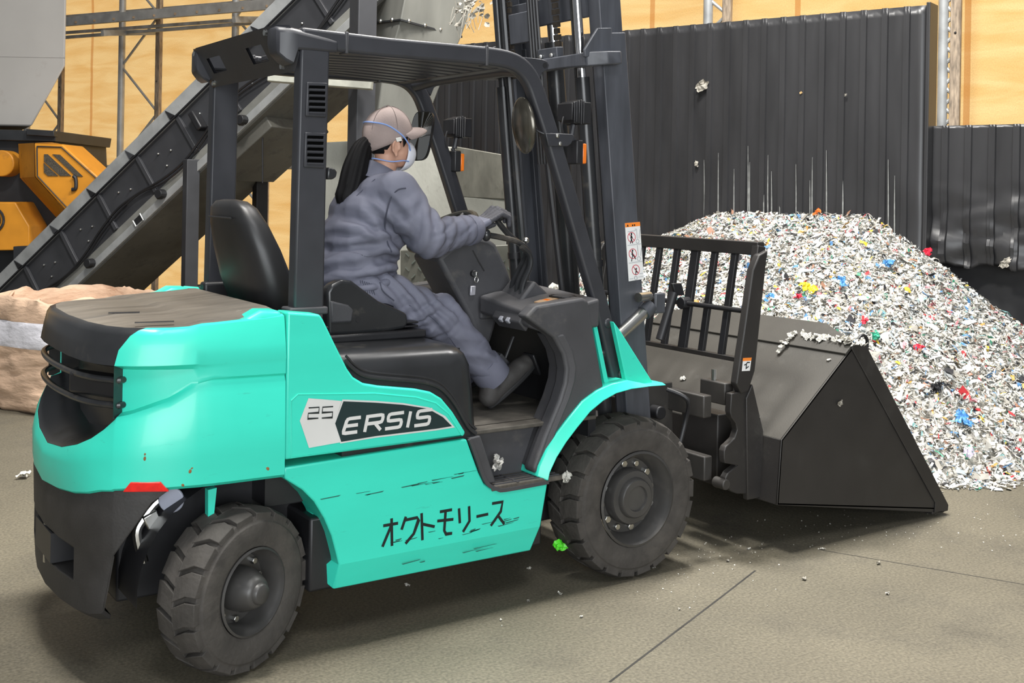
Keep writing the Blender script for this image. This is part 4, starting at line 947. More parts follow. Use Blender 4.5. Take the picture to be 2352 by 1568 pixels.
# ---- mirrors, working lamps and indicators on the front pillars
mcen = U(1203, 288, Y=-.40)
mr = MB(); mr.ell(mcen, .028, .075, .115, 24, 14, rot=Matrix.Rotation(-.12, 3, 'Y')); nm = mr.build('round_mirror', M('mirror_back', (.12, .11, .09), .2, .6, var=.5, scale=30, stretch=(1, 1, .1)), FL, smooth=True)
MB().tube(smooth_path([mcen + Vector((.02, 0, .0)), U(1222, 285, Y=-.42), U(1232, 298, Y=-.44), U(1250, 307, Y=-.46), U(1268, 308, Y=-.47)], 4), .005, 8).build('mirror_stay', BLACK, FL, smooth=True)
mb = MB(); mb.prism_y(XZ([(1251, 306), (1280, 306), (1312, 308), (1318, 312), (1310, 330), (1302, 336), (1258, 336)], -.475), -.482, -.474); br = mb.build('lamp_bracket', GUARD, FL, bevel=.003)
for p in ((1279, 312), (1285, 330)): x, z = XZ([p], -.48)[0]; MB().ell((x, -.484, z), .009, .006, .009, 10, 6).build('bracket_bolt', STEEL, br)
def lampset(sgn_, cpx, opx):
    Y = -.42 if sgn_ == 1 else .42
    c = U(*cpx, Y=Y); mb = MB()
    for k in range(6):
        mb.obox(c + Vector((-.022 + k * .012, 0, 0)), (.0035, 0, 0), (0, .05, 0), (0, 0, .052 - .004 * abs(k - 4)))
    mb.obox(c + Vector((.035, 0, -.002)), (.045, 0, 0), (0, .045, 0), (0, 0, .045)); hl = mb.build('work_lamp', BLACK if sgn_ == 1 else BLACK, FL, bevel=.004)
    MB().tube([c + Vector((.02, 0, -.05)), c + Vector((.01, 0, -.10))], .012, 8).build('lamp_stem', GUARD, hl, smooth=True)
    MB().tube(smooth_path([c + Vector((-.03, 0, -.02)), c + Vector((-.045, -.01, -.06)), c + Vector((-.04, -.02, -.10))], 4), .004, 6).build('lamp_cable', BLACK, hl, smooth=True)
    o2 = U(*opx, Y=Y); il = MB().obox(o2, (.011, 0, 0), (0, .03, 0), (0, 0, .042)).build('indicator_lamp', ORANGE, FL, bevel=.005)
    MB().obox(o2 + Vector((-.028, 0, 0.005)), (.018, 0, 0), (0, .034, 0), (0, 0, .05)).build('indicator_back', BLACK, il, bevel=.006)
    MB().tube([o2 + Vector((-.03, 0, .05)), c + Vector((0, 0, -.10))], .01, 8).build('lamp_stem', GUARD, il, smooth=True)
lampset(1, (1308, 258), (1333, 353)); lampset(-1, (1040, 292), (1055, 373))
mir2 = U(965, 312, Y=.38); mb = MB(); rr_ = []
for k in range(28):
    a_ = 2 * math.pi * k / 28; ca, sa = math.cos(a_), math.sin(a_)
    rr_.append((.055 * abs(ca) ** .45 * (1 if ca > 0 else -1), .112 * abs(sa) ** .55 * (1 if sa > 0 else -1)))
f1 = (-CV + Vector((-.75, .1, .12))).normalized(); sx = Vector((0, 0, 1)).cross(f1).normalized(); sy = f1.cross(sx)
sy = (sy - sx * -.12).normalized()
mb.loft([[mir2 + sx * a_ * k + sy * b_ * k - f1 * d_ for a_, b_ in rr_] for k, d_ in ((.6, .035), (1, .02), (1.04, .0))]); m2 = mb.build('side_mirror', BLACK, FL, smooth=True, angle=50)
mb = MB(); mb.loft([[mir2 + sx * a_ * k + sy * b_ * k + f1 * d_ for a_, b_ in rr_] for k, d_ in ((1.0, .001), (.7, .006), (.35, .009), (.02, .01))], 0, True, False, True); mb.build('mirror_glass', MIRROR, m2, smooth=True)
MB().tube([mir2 - f1 * .03, mir2 - f1 * .06 + Vector((.06, .05, .02))], .006, 8).build('mirror_stay', BLACK, m2, smooth=True)
# ================================================================== the driver
SKIN = M('skin', (.58, .33, .235), .5, var=.06, scale=20)
CLOTH = M('grey_blue_work_cloth', (.135, .14, .185), .7, var=.10, scale=8, bump=.06, bscale=300)
HAIR = M('black_hair', (.005, .0045, .005), .7, spec=.25, var=.4, scale=30, stretch=(1, 1, .2))
CAPM = M('mauve_grey_cap_cloth', (.36, .285, .265), .8, var=.10, scale=10, bump=.2, bscale=250)
MASKM = M('white_mask', (.72, .73, .80), .7, var=.05, bump=.3, bscale=60)
STRAP = M('blue_strap', (.25, .38, .75), .5, var=.05)
GLOVED = M('dark_glove_coating', (.055, .055, .065), .65, var=.2, bump=.4, bscale=200)
SHOE = M('dark_grey_boot', (.045, .042, .040), .7, var=.2, scale=14, bump=.08, bscale=120)
SOLE = M('black_sole', (.015, .015, .016), .7)
SOCK = M('dark_navy_sock', (.012, .014, .035), .8)
def limb(mb, pts, rs, n=16):
    """tapering rounded limb through points"""
    for i in range(len(pts) - 1):
        a, b = Vector(pts[i]), Vector(pts[i + 1]); d = (b - a); L_ = d.length; d.normalize(); P = []; R = []
        for k in range(5): th_ = -math.pi / 2 * (1 - k / 4); P.append(a + d * rs[i] * math.sin(th_)); R.append(max(rs[i] * math.cos(th_), 1e-4))
        for k in range(1, 5): th_ = math.pi / 2 * k / 4; P.append(b + d * rs[i + 1] * math.sin(th_)); R.append(max(rs[i + 1] * math.cos(th_), 1e-4))
        mb.tube(P, R, n)
def blob(mb, name, mats, parent, voxel=.01, smooth=4, wrinkle=None, matf=None):
    tmp = mb.build('tmp', mats[0] if isinstance(mats, list) else mats)
    q = tmp.modifiers.new('r', 'REMESH'); q.mode = 'VOXEL'; q.voxel_size = voxel; q.adaptivity = 0
    q = tmp.modifiers.new('s', 'SMOOTH'); q.factor = .5; q.iterations = smooth
    dg = bpy.context.evaluated_depsgraph_get(); me = bpy.data.meshes.new_from_object(tmp.evaluated_get(dg)); bpy.data.objects.remove(tmp)
    me.name = name; me.materials.clear()
    for m in (mats if isinstance(mats, list) else [mats]): me.materials.append(m)
    if wrinkle:
        nv = len(me.vertices); no = [v.normal.copy() for v in me.vertices]
        for v, n_ in zip(me.vertices, no): v.co = v.co + n_ * wrinkle(v.co)
    if matf:
        for p in me.polygons: p.material_index = matf(p.center)
    me.polygons.foreach_set('use_smooth', [True] * len(me.polygons))
    o = bpy.data.objects.new(name, me); COL.objects.link(o); o.parent = parent; o.matrix_parent_inverse = Matrix.Translation(-wloc(parent)); return o
man = thing('person', (-1.1, 0, 1.18), 'person in grey blue work clothes, cap and dust mask driving the forklift', 'person')
# joints, measured
HIPR, HIPL = Vector((-1.10, -.095, 1.185)), Vector((-1.10, .095, 1.185))
KNR = U(1012, 728, Y=-.17); ANR = U(1118, 846, Y=-.19)
KNL = Vector((KNR.x - .01, .17, KNR.z + .01)); ANL = Vector((-.45, .17, .80))
SHR, SHL = Vector((-.955, -.165, 1.592)), Vector((-.955, .165, 1.592))
ELR = U(985, 545, Y=-.26); WRR = U(1080, 528, Y=-.215)
ELL = Vector((-.80, .27, 1.40)); WRL = Vector((-.64, .20, 1.455))
HC = Vector((-.905, 0, 1.832))
# --- skin body: head, neck, trunk and limbs in one surface
mb = MB()
mb.ell(HC, .094, .074, .105); mb.ell(HC + Vector((.042, 0, -.055)), .056, .058, .075); mb.ell(HC + Vector((.052, 0, -.098)), .042, .042, .034)
limb(mb, [HC + Vector((.085, 0, -.02)), HC + Vector((.106, 0, -.052))], [.009, .013], 10); mb.ell(HC + Vector((.078, 0, .02)), .022, .05, .03)
limb(mb, [(-.945, 0, 1.60), (-.91, 0, 1.745)], [.058, .05])
mb.ell((-1.0, 0, 1.47), .10, .16, .15); mb.ell((-1.09, 0, 1.26), .10, .145, .14)
for a, b, c_ in ((SHR, ELR, WRR), (SHL, ELL, WRL)): limb(mb, [Vector((-.96, a.y * .5, 1.59)), a, b, c_], [.055, .045, .038, .026])
for a, b, c_ in ((HIPR, KNR, ANR), (HIPL, KNL, ANL)): limb(mb, [a, b, c_], [.075, .05, .035])
for s in (-1, 1):
    e = HC + Vector((-.006, .074 * s, -.052)); mb.ell(e, .017, .009, .03, 12, 8, rot=Matrix.Rotation(-.2, 3, 'Y')); mb.ell(e + Vector((.002, .004 * s, -.03)), .009, .007, .012, 10, 6)
    rim_e = [e + Vector((.018 * math.cos(t), .010 * s, .030 * math.sin(t))) for t in [math.radians(q) for q in range(-20, 231, 25)]]
    mb.tube(smooth_path(rim_e, 3), .0045, 6)
body_o = blob(mb, 'body', SKIN, man, .0055, 3)
for s in (-1, 1):
    q = HC + Vector((.082, .030 * s, -.012)); MB().ell(q, .010, .013, .006, 12, 8).build('eye', M('eye_dark', (.03, .02, .018), .2), man, smooth=True)
    MB().tube([HC + Vector((.089, .012 * s, .008)), HC + Vector((.086, .030 * s, .014)), HC + Vector((.074, .046 * s, .009))], .0035, 6).build('eyebrow', HAIR, man, smooth=True)
# --- hair: cap of hair under the hat, short nape, long ponytail
mb = MB(); loops = []
for j in range(9):
    ph = math.radians(-48 + j * 12); l = []
    for i in range(28):
        th_ = 2 * math.pi * i / 28; p = HC + Vector((.097 * math.cos(ph) * math.cos(th_), .0795 * math.cos(ph) * math.sin(th_), .106 * math.sin(ph)))
        lowcut = HC.z + (.05 if p.x > HC.x + .045 else -.005 if p.x > HC.x + .02 else -.035 if p.x > HC.x - .03 else -.085)
        p.z = max(p.z, lowcut); 
        if p.x > HC.x + .05: p.x = HC.x + .05 + (p.x - HC.x - .05) * .75
        l.append(p)
    loops.append(l)
mb.loft(loops); mb.build('hair', HAIR, man, smooth=True, angle=80)
for s in (-1, 1): MB().prism([HC + Vector((.028, .079 * s, .0)), HC + Vector((.055, .073 * s, .006)), HC + Vector((.05, .074 * s, -.022)), HC + Vector((.03, .079 * s, -.05))], (0, -.004 * s, 0)).build('sideburn', HAIR, man)
pp = smooth_path([HC + Vector((-.085, -.0, -.025)), HC + Vector((-.118, -.005, -.06)), HC + Vector((-.145, -.01, -.13)), HC + Vector((-.165, -.012, -.20)), HC + Vector((-.185, -.01, -.27)), HC + Vector((-.185, -.01, -.32))], 6)
mb = MB(); nP = len(pp); loops = []
for (x, y, t), p, i in zip(mb.frames(pp), pp, range(nP)):
    f_ = i / (nP - 1); r = .022 + .036 * math.sin(min(1, f_ * 1.5) * math.pi * .62) if f_ < .75 else .054 * (1 - ((f_ - .75) / .25) ** 1.3) + .004
    loops.append([p + (x * math.cos(a_) * .8 + y * math.sin(a_)) * r * (1 + .045 * math.sin(a_ * 13 + f_ * 3) + .03 * math.sin(a_ * 23)) for a_ in [2 * math.pi * k / 56 for k in range(56)]])
mb.loft(loops); mb.build('ponytail', HAIR, man, smooth=True, angle=80)
MB().tube([p for p in [HC + Vector((-.092 + .012 * math.cos(t), .028 * math.sin(t), -.032 + .022 * math.cos(t))) for t in [k * math.pi / 8 for k in range(17)]]], .007, 8).build('hair_tie', SOLE, man, smooth=True)
# --- cap
cutz = lambda x: HC.z + .012 + .44 * (x - (HC.x + .085))
mb = MB(); loops = []; CC = HC + Vector((-.004, 0, .0))
for j in range(13):
    f_ = j / 12; l = []
    for i in range(40):
        th_ = 2 * math.pi * i / 40; ct, s_t = math.cos(th_), math.sin(th_); x0 = CC.x + .107 * ct; z0 = cutz(x0)
        zr = (z0 - CC.z) / .118; ph0 = math.asin(max(-.9, min(.9, zr))); ph = ph0 + (math.pi / 2 - ph0) * f_
        k = math.cos(ph) / max(math.cos(ph0), .2) if ph0 > 0 else math.cos(ph)
        k = math.cos(ph); 
        l.append(CC + Vector((.109 * k * ct, .088 * k * s_t, .120 * math.sin(ph) * (1.0 if ct > -.2 else 1 - .05 * (-ct - .2)))))
    loops.append(l)
mb.loft(loops, 0, True, False, True); cap = mb.build('cap', CAPM, man, smooth=True, angle=70); so = cap.modifiers.new('thickness', 'SOLIDIFY'); so.thickness = .004
mb = MB(); l0 = []; l1 = []; l2 = []
for i in range(17):
    th_ = math.radians(-68 + 136 * i / 16); x = CC.x + .106 * math.cos(th_); y = .088 * math.sin(th_); z = cutz(x) + .012
    ext = .078 * math.cos(math.radians(-80 + 160 * i / 16)) ** .55
    l0.append(Vector((x - .006, y, z))); l1.append(Vector((x + ext * .55, y * .98, z + .006 - .022 * (y / .088) ** 2))); l2.append(Vector((x + ext, y * .93, z - .004 - .024 * (y / .088) ** 2)))
mb.loft([l0, l1, l2], 0, False, False, False); br_ = mb.build('cap_brim', CAPM, cap, smooth=True, angle=80); so = br_.modifiers.new('thickness', 'SOLIDIFY'); so.thickness = .010; so.offset = 0; q = br_.modifiers.new('sub', 'SUBSURF'); q.levels = q.render_levels = 1
MB().ell(CC + Vector((0, 0, .12)), .008, .008, .004, 12, 6).build('cap_button', CAPM, cap, smooth=True)
pb = CC + Vector((.004, -.092, -.020)); MB().obox(pb, (.012, 0, .003), (0, .002, 0), (-.003, 0, .008)).build('white_cap_badge', M('badge_white', (.75, .74, .7), .4), cap, bevel=.002)
for th_ in (-90, -150, -30):
    a_ = math.radians(th_); MB().tube([CC + Vector((.110 * math.cos(p) * math.cos(a_), .089 * math.cos(p) * math.sin(a_), .121 * math.sin(p))) for p in [math.radians(q) for q in range(10, 88, 8)]], .0012, 5).build('cap_seam', M('cap_seam_dark', (.24, .19, .18), .8) if th_ == -90 else bpy.data.materials['cap_seam_dark'], cap)
# --- mask and straps
mb = MB(); loops = []; mc = HC + Vector((.060, 0, -.082))
for j in range(9):
    f_ = j / 8; l = []
    for i in range(28):
        th_ = 2 * math.pi * i / 28; r = math.cos(f_ * math.pi / 2 * .96); l.append(mc + Vector((.062 * math.sin(f_ * math.pi / 2) + .012 * math.sin(th_) * r, .062 * r * math.cos(th_), .066 * r * math.sin(th_) - .006 * f_)))
    loops.append(l)
mb.loft(loops, 0, True, False, True); mk_ = mb.build('dust_mask', MASKM, man, smooth=True, angle=80); so = mk_.modifiers.new('thickness', 'SOLIDIFY'); so.thickness = .003
for s in (-1, 1):
    MB().tube(smooth_path([mc + Vector((.012, .058 * s, .02)), HC + Vector((.05, .081 * s, -.035)), HC + Vector((.012, .091 * s, .0)), HC + Vector((-.05, .082 * s, .036)), HC + Vector((-.098, .035 * s, .048)), HC + Vector((-.108, .0, .05))], 6), .0032, 6).build('mask_strap', STRAP, mk_, smooth=True)
    MB().tube(smooth_path([mc + Vector((.006, .058 * s, -.025)), HC + Vector((.03, .075 * s, -.105)), HC + Vector((-.02, .066 * s, -.11)), HC + Vector((-.075, .04 * s, -.10)), HC + Vector((-.09, 0, -.098))], 6), .0028, 6).build('mask_strap', STRAP, mk_, smooth=True)
# --- jacket
def wr(amp, f1, f2, seed=0):
    def g(p):
        a_ = noise.noise(Vector((p.x * f1, p.y * f1, p.z * f1 * .6 + seed))); b_ = noise.noise(Vector(((p.x + p.z) * f2 * .25, p.y * f2 * .35, (p.z - p.x * .8) * f2 * 1.1 + seed)))
        c_ = noise.noise(Vector(((p.x + p.z * .3) * f2 * .9, p.y * f2 * .4, p.z * f2 * .3 + seed * 3))); k_ = max(0, noise.noise(p * 3.3 + Vector((seed, 0, 5)))) * 2; return amp * (a_ * .6 - max(0, 1 - abs(b_) * 2.6) * .55 * k_ - max(0, 1 - abs(c_) * 3) * .3 * k_ + .1)
    return g
mb = MB()
mb.ell((-1.075, 0, 1.232), .185, .205, .075); mb.ell((-1.065, 0, 1.30), .185, .205, .10); mb.ell((-1.03, 0, 1.40), .17, .21, .14); mb.ell((-1.0, 0, 1.50), .145, .215, .13); mb.ell((-.975, 0, 1.585), .11, .175, .08); mb.ell((-.95, 0, 1.635), .085, .105, .06)
limb(mb, [(-.99, -.09, 1.585), SHR, ELR, WRR], [.09, .09, .086, .062]); limb(mb, [(-.99, .09, 1.585), SHL, ELL, WRL], [.09, .088, .08, .06])
def fold(p, c, d, lam, rad, amp, ph=0):
    v = p - c; k = v.length / rad
    if k > 1: return 0
    s_ = math.sin(v.dot(d) * 2 * math.pi / lam + ph + 1.6 * noise.noise(p * 7)); return amp * (abs(s_) ** .7 * (1 if s_ > 0 else -1)) * (1 - k * k) ** 1.3
ARMP = U(890, 505, Y=-.2); FA = (WRR - ELR).normalized(); UA = (ELR - SHR).normalized()
def jfold(p):
    g = 0
    if p.y < .02:
        g += fold(p, ELR + Vector((0, 0, .03)), (FA + UA * .5).normalized(), .062, .15, .010) + fold(p, WRR - FA * .05, FA, .05, .10, .006)
        g += fold(p, ARMP, Vector((.75, 0, .65)).normalized(), .06, .13, .011) + fold(p, SHR + Vector((.03, -.03, -.09)), Vector((.5, 0, -.86)), .075, .13, .007)
        g += fold(p, Vector((-1.10, -.19, 1.42)), Vector((.55, .2, .8)).normalized(), .10, .20, .009)
    g += fold(p, Vector((-1.06, -.12, 1.275)), Vector((-.18, 0, .98)), .062, .26, .013) + fold(p, Vector((-.93, -.15, 1.33)), Vector((.4, 0, .9)).normalized(), .06, .14, .010)
    return g
def jw(p):
    g = wr(.016, 6, 15, 2)(p) + jfold(p); el = (p - ELR).length; g += .010 * math.sin((p - ELR).dot((WRR - ELR).normalized()) * 110) * max(0, 1 - el / .10) if p.y < -.14 else 0
    return g
jk = blob(mb, 'jacket', CLOTH, man, .0065, 7, jw)
cl = [Vector((-.945 + .072 * math.cos(t), .068 * math.sin(t), 1.672 - .03 * math.cos(t))) for t in [2 * math.pi * k / 32 for k in range(33)]]
mb = MB(); mb.loft([[p + Vector((0, 0, dz)) + (p - Vector((-.945, 0, p.z))).normalized() * dr for p in cl[:-1]] for dz, dr in ((-.035, .03), (.0, .012), (.028, .0), (.03, -.006), (.0, -.004))], 0, True, False, False); mb.build('collar', CLOTH, jk, smooth=True, angle=80)
MB().tube([Vector((-.985, y, 1.70)) for y in (-.05, -.02, .02)], .006, 6).build('neck_towel', M('pale_towel', (.5, .52, .55), .8), jk, smooth=True)
for W_, E_ in ((WRR, ELR), (WRL, ELL)):
    d = (W_ - E_).normalized(); MB().tube([W_ - d * .015, W_ + d * .012, W_ + d * .03], [.064, .063, .056], 20).build('cuff', CLOTH, jk, smooth=True)
pk = [U(*p, Y=-.205) for p in ((905, 580), (925, 578), (928, 628), (912, 632))]
# --- trousers
mb = MB(); mb.ell((-1.09, 0, 1.175), .175, .195, .08); limb(mb, [HIPR + Vector((.05, 0, .01)), KNR, ANR], [.118, .092, .076]); limb(mb, [HIPL + Vector((.05, 0, .01)), KNL, ANL], [.118, .092, .076])
tr_dn = (ANR - KNR).normalized()
def tw(p):
    g = wr(.016, 6, 15, 7)(p) + fold(p, KNR + Vector((-.02, 0, .03)), Vector((.8, 0, .6)), .055, .17, .010) + fold(p, Vector((-.95, -.15, 1.2)), Vector((.75, 0, .66)), .06, .2, .010) + fold(p, ANR - tr_dn * .06, Vector((.3, 0, .95)), .06, .13, .008) + fold(p, KNR.lerp(ANR, .45), Vector((.2, 0, .98)), .09, .16, .007)
    return g
tz_ = blob(mb, 'trousers', CLOTH, man, .0065, 7, tw)
for A_, K_ in ((ANR, KNR), (ANL, KNL)):
    d = (A_ - K_).normalized(); MB().tube([A_ - d * .03, A_ + d * .02, A_ + d * .06], [.076, .078, .074], 22, 0, True).build('trouser_hem', CLOTH, tz_, smooth=True, angle=80)
# seams, pocket and gathers drawn on the cloth
SEAM = M('cloth_seam_dark', (.055, .058, .085), .8)
def seam(o, pts, r, name, lift=.002):
    P = [hit(o, *p, lift) for p in pts]; P = [p for p in P if p]
    if len(P) > 1: MB().tube(smooth_path(P, 5), r, 6).build(name, SEAM, o, smooth=True)
seam(jk, [(932, 432), (914, 436), (898, 455), (888, 490), (884, 525), (890, 556), (900, 578)], .0032, 'armhole_seam')
seam(jk, [(908, 585), (914, 605), (922, 628)], .006, 'pocket_slit')
seam(jk, [(790, 480), (830, 440), (862, 412)], .0015, 'yoke_seam')
for k in range(7): seam(tz_, [(822 + k * 5, 642 + k * 1.5), (830 + k * 5, 668 + k * 1.5)], .0018, 'waist_gather')
seam(tz_, [(872, 648), (880, 668), (905, 690)], .0025, 'trouser_pocket'); seam(tz_, [(940, 700), (1000, 735), (1050, 800), (1095, 870)], .0014, 'side_seam')
# --- boots
def boot_(heel, toe, ank, label=None):
    h_, t_, a_ = Vector(heel), Vector(toe), Vector(ank); d = (t_ - h_).normalized(); up_ = (a_ - h_); up_ = (up_ - d * up_.dot(d)).normalized(); sd = d.cross(up_)
    mb = MB(); limb(mb, [h_ + up_ * .045 + d * .02, h_.lerp(t_, .55) + up_ * .042, t_ + up_ * .035 - d * .03], [.044, .046, .040]); limb(mb, [h_ + up_ * .05 + d * .03, a_], [.046, .050])
    mb.ell(h_.lerp(t_, .82) + up_ * .04, .05, .045, .036)
    o = blob(mb, 'boot', SHOE, man, .006, 4)
    mb = MB(); L_ = (t_ - h_).length; outl = []
    for k in range(28):
        a2 = 2 * math.pi * k / 28; x = math.cos(a2); y = math.sin(a2); outl.append(h_ + d * (L_ / 2 + (L_ / 2 + .012) * x) + sd * (.043 + .007 * x) * (abs(y) ** .7) * (1 if y > 0 else -1))
    mb.prism(outl, up_ * .022); mb.build('sole', SOLE, o, bevel=.006)
    mb = MB()
    for k in range(4):
        c_ = h_ + d * (.10 + .022 * k) + up_ * (.098 - .007 * k); mb.tube([c_ - sd * .02, c_ + up_ * .004, c_ + sd * .02], .003, 5)
    mb.build('laces', M('tan_laces', (.33, .26, .16), .7) if 'tan_laces' not in bpy.data.materials else bpy.data.materials['tan_laces'], o)
    MB().tube([a_ + (a_ - h_).normalized() * .0, a_ + (a_ - h_).normalized() * .05], [.044, .046], 16).build('sock', SOCK, man, smooth=True)
boot_(U(1128, 936, Y=-.20), U(1226, 838, Y=-.21), U(1128, 872, Y=-.20))
boot_((-.50, .17, .695), (-.27, .17, .75), (-.475, .17, .79))
# --- gloves: grey cloth backs, dark coated fingers closed round lever knob and wheel rim
def glove(W_, K_, side, fings, thumb, name='glove'):
    mb = MB(); d = (K_ - W_).normalized(); limb(mb, [W_ - d * .02, W_ + d * .02], [.034, .033])
    for k in range(4): limb(mb, [W_ + d * .02 + side * (.010 * (k - 1.5)), K_ + side * (.019 * (k - 1.5))], [.021, .0155], 10)
    for f_ in fings: limb(mb, f_, [.0135, .0125, .0115, .0105][:len(f_)], 10)
    limb(mb, thumb, [.016, .0135, .0115], 10)
    return blob(mb, name, [CLOTH, GLOVED], man, .0042, 2, None, lambda c: 1 if (c - W_).dot(d) > (K_ - W_).length * .86 else 0)
K_ = U(1118, 503, Y=-.20); side = (CP - K_).normalized().cross((K_ - WRR).normalized()).normalized(); side = Vector((0, -1, 0)) * .9 + Vector((0, 0, -.2)); side.normalize()
fg = []
for k in range(4):
    o_ = side * (.0205 * (k - 1.5)); base = K_ + o_; l_ = (1.0, 1.1, 1.05, .85)[3 - k]
    m1 = base + (U(1143, 478 + 3 * k, Y=-.20) - K_) * l_; m2 = base + (U(1161, 486 + 3 * k, Y=-.20) - K_) * l_; m3 = base + (U(1160, 507 + 2 * k, Y=-.20) - K_) * l_
    fg.append([base, m1, m2, m3])
glove(WRR, K_, side, fg, [WRR.lerp(K_, .35) + side * -.03 + Vector((0, 0, -.012)), U(1114, 522, Y=-.17), U(1134, 516, Y=-.175)])
MB().ell(U(1147, 497, Y=-.195), .022, .03, .02, 14, 10).build('lever_knob', BLACKGLOSS, lv2, smooth=True)
rimL = swc + u_ * .155 * math.cos(1.35) + v_ * .155 * math.sin(1.35); KL = rimL + Vector((-.03, .02, .022)); sdl = (u_ * -math.sin(1.35) + v_ * math.cos(1.35)).normalized()
nrm_ = ax_; fg = []
for k in range(4):
    o_ = sdl * (.0205 * (k - 1.5)); out_ = (u_ * math.cos(1.35) + v_ * math.sin(1.35))
    fg.append([KL + o_, rimL + o_ + nrm_ * .026 + out_ * -.005, rimL + o_ - out_ * .026, rimL + o_ - nrm_ * .022 - out_ * .012])
glove(WRL, KL, sdl, fg, [WRL.lerp(KL, .4) + sdl * .03, rimL + sdl * .045 + nrm_ * .015, rimL + sdl * .02 + nrm_ * .028])
# ================================================================== the bucket with its guard frame
BUCK = M('bucket_dark_grey_paint', (.024, .022, .021), .5, var=.15, scale=5, dirt=(.045, .042, .036), dirt_amt=.10, bump=.06, bscale=150)
BUCKD = M('bucket_dusty_back', (.045, .042, .036), .55, var=.15, scale=4, dirt=(.075, .07, .06), dirt_amt=.15, bump=.06, bscale=150)
bk = thing('loading_bucket', (1.2, 0, 0), 'dark grey steel loading bucket with barred guard frame on the forklift mast', 'bucket')
HW = .68
sp = [(.737, .521), (.716, .232), (1.95, .012), (1.985, .022), (1.985, .05), (1.305, .905), (1.265, .935), (1.235, .919)]
for s in (1, -1):
    sd = MB().prism_y(sp, -HW * s, -(HW - .012) * s).build('side_plate', BUCK, bk, bevel=.003)
    st_ = [(1.16, .86), (1.235, .925), (1.27, .935), (1.31, .905), (1.985, .055), (1.985, .022), (1.95, .012), (1.86, .03)]
    MB().prism_y([(1.20, .90), (1.25, .94), (1.31, .905), (1.985, .05), (1.982, .02), (1.87, .028), (1.875, .075)], -(HW + .008) * s, -HW * s).build('edge_strip', BUCK, bk, bevel=.003)
    lp = [Vector((1.295 + .036 * math.cos(t * math.pi / 9), -(HW - .005) * s, .915 + .04 * math.sin(t * math.pi / 9))) for t in range(19)]
    MB().tube(lp, .008, 8).build('lifting_ring', BLACK, bk, smooth=True)
th = Vector((-.62, 0, .78)) * .012
def slab(pts, name, off=None, bev=.003):
    o = off or th; return MB().prism([Vector(p) for p in pts], o).build(name, BUCKD if name in ('back_plate', 'spill_plate') else BUCK, bk, bevel=bev)
slab([(.737, -HW, .521), (.737, HW, .521), (1.235, HW, .919), (1.235, -HW, .919)], 'back_plate', -th)
slab([(1.172, -HW, .868), (1.172, HW, .868), (1.235, HW, .919), (1.31, .45, .979), (1.31, -.45, .979), (1.235, -HW, .919)], 'spill_plate', th)
slab([(.737, -HW, .521), (.737, HW, .521), (.716, HW, .232), (.716, -HW, .232)], 'rear_plate', Vector((.012, 0, 0)))
slab([(.716, -HW, .232), (.716, HW, .232), (1.985, HW, .022), (1.985, -HW, .022)], 'bottom_plate', Vector((.002, 0, .012)))
MB().box(1.86, 1.99, -HW, HW, .016, .034).build('cutting_edge', BUCK, bk, bevel=.003)
# side hook plates and hinge
for s in (1, -1):
    hook = XZ([(1671, 902), (1668, 943), (1671, 956), (1681, 969), (1684, 985), (1678, 1004), (1668, 1014), (1658, 1023), (1654, 1033), (1654, 1048), (1656, 1061), (1684, 1066), (1664, 1082), (1657, 1094), (1657, 1106), (1662, 1116), (1671, 1125), (1684, 1131), (1714, 1131), (1725, 988), (1714, 978), (1716, 892)], -.54)
    MB().prism_y(hook, -.565 * s, -.53 * s).build('hook_plate', BUCK, bk, bevel=.004)
    x, z = XZ([(1665, 1112)], -.56)[0]; MB().cyl((x, -.572 * s, z), (x, -.50 * s, z), .024, 16).build('hook_pin', CARR, bk, bevel=.004)
    MB().prism_y([(.64, .24), (.735, .24), (.735, .54), (.66, .76), (.62, .70)], -.575 * s, -.545 * s).build('rear_rib', BUCK, bk, bevel=.004)
    # leaning side post of the guard frame: broad outer plate with bevelled ends
    post = XZ([(1737, 585), (1757, 574), (1752, 610), (1727, 850), (1712, 897), (1696, 903), (1684, 880), (1702, 760), (1722, 620)], -.555)
    MB().prism_y([(x, z) for x, z in post], -.575 * s, -.535 * s).build('frame_post', BUCK, bk, bevel=.006)
lean = lambda z: .645 + (z - .745) * .168
fr = lambda y, z: Vector((lean(z) - .02, y, z))
tb = MB().bar([fr(-.545, 1.368), fr(.545, 1.368)], .045, .062).build('frame_top_bar', BUCK, bk, bevel=.004)
for s in (1, -1):
    MB().bar([fr(-.53 * s, 1.38), fr(-.53 * s, .70)], .05, .04, (0, 1, 0)).build('frame_upright', BUCK, bk, bevel=.004)
for k, y in enumerate((-.39, -.26, -.13, 0, .13, .26, .39)):
    MB().bar([fr(y, 1.35), fr(y, .87)], .022, .034 if k != 2 else .05, (0, 1, 0)).build('frame_bar', BLACK, bk, bevel=.003)
MB().bar([fr(-.53, .862), fr(.53, .862)], .03, .022).build('frame_bottom_bar', BUCK, bk, bevel=.003)
MB().tube([fr(-.53, 1.085) - Vector((.03, 0, 0)), fr(.53, 1.085) - Vector((.03, 0, 0))], .012, 10).build('frame_cross_rod', BLACK, bk, smooth=True)
q = U(1588, 672, Y=-.22); MB().cyl(fr(-.13, 1.085) + Vector((-.055, 0, 0)), fr(-.13, 1.085) + Vector((.0, 0, 0)), .03, 12).build('rod_clamp', BLACK, bk, bevel=.004)
MB().cyl(U(1548, 672, Y=-.1), U(1516, 780, Y=-.1), .022, 12).build('gas_strut', BLACK, bk, smooth=True)
MB().obox(U(1556, 664, Y=-.1), (.03, 0, .0), (0, .01, 0), (-.012, 0, .03)).build('strut_lug', BLACK, bk, bevel=.005)
MB().box(.56, .62, -.50, -.34, .66, .76).build('latch_block', CARR, bk, bevel=.006)
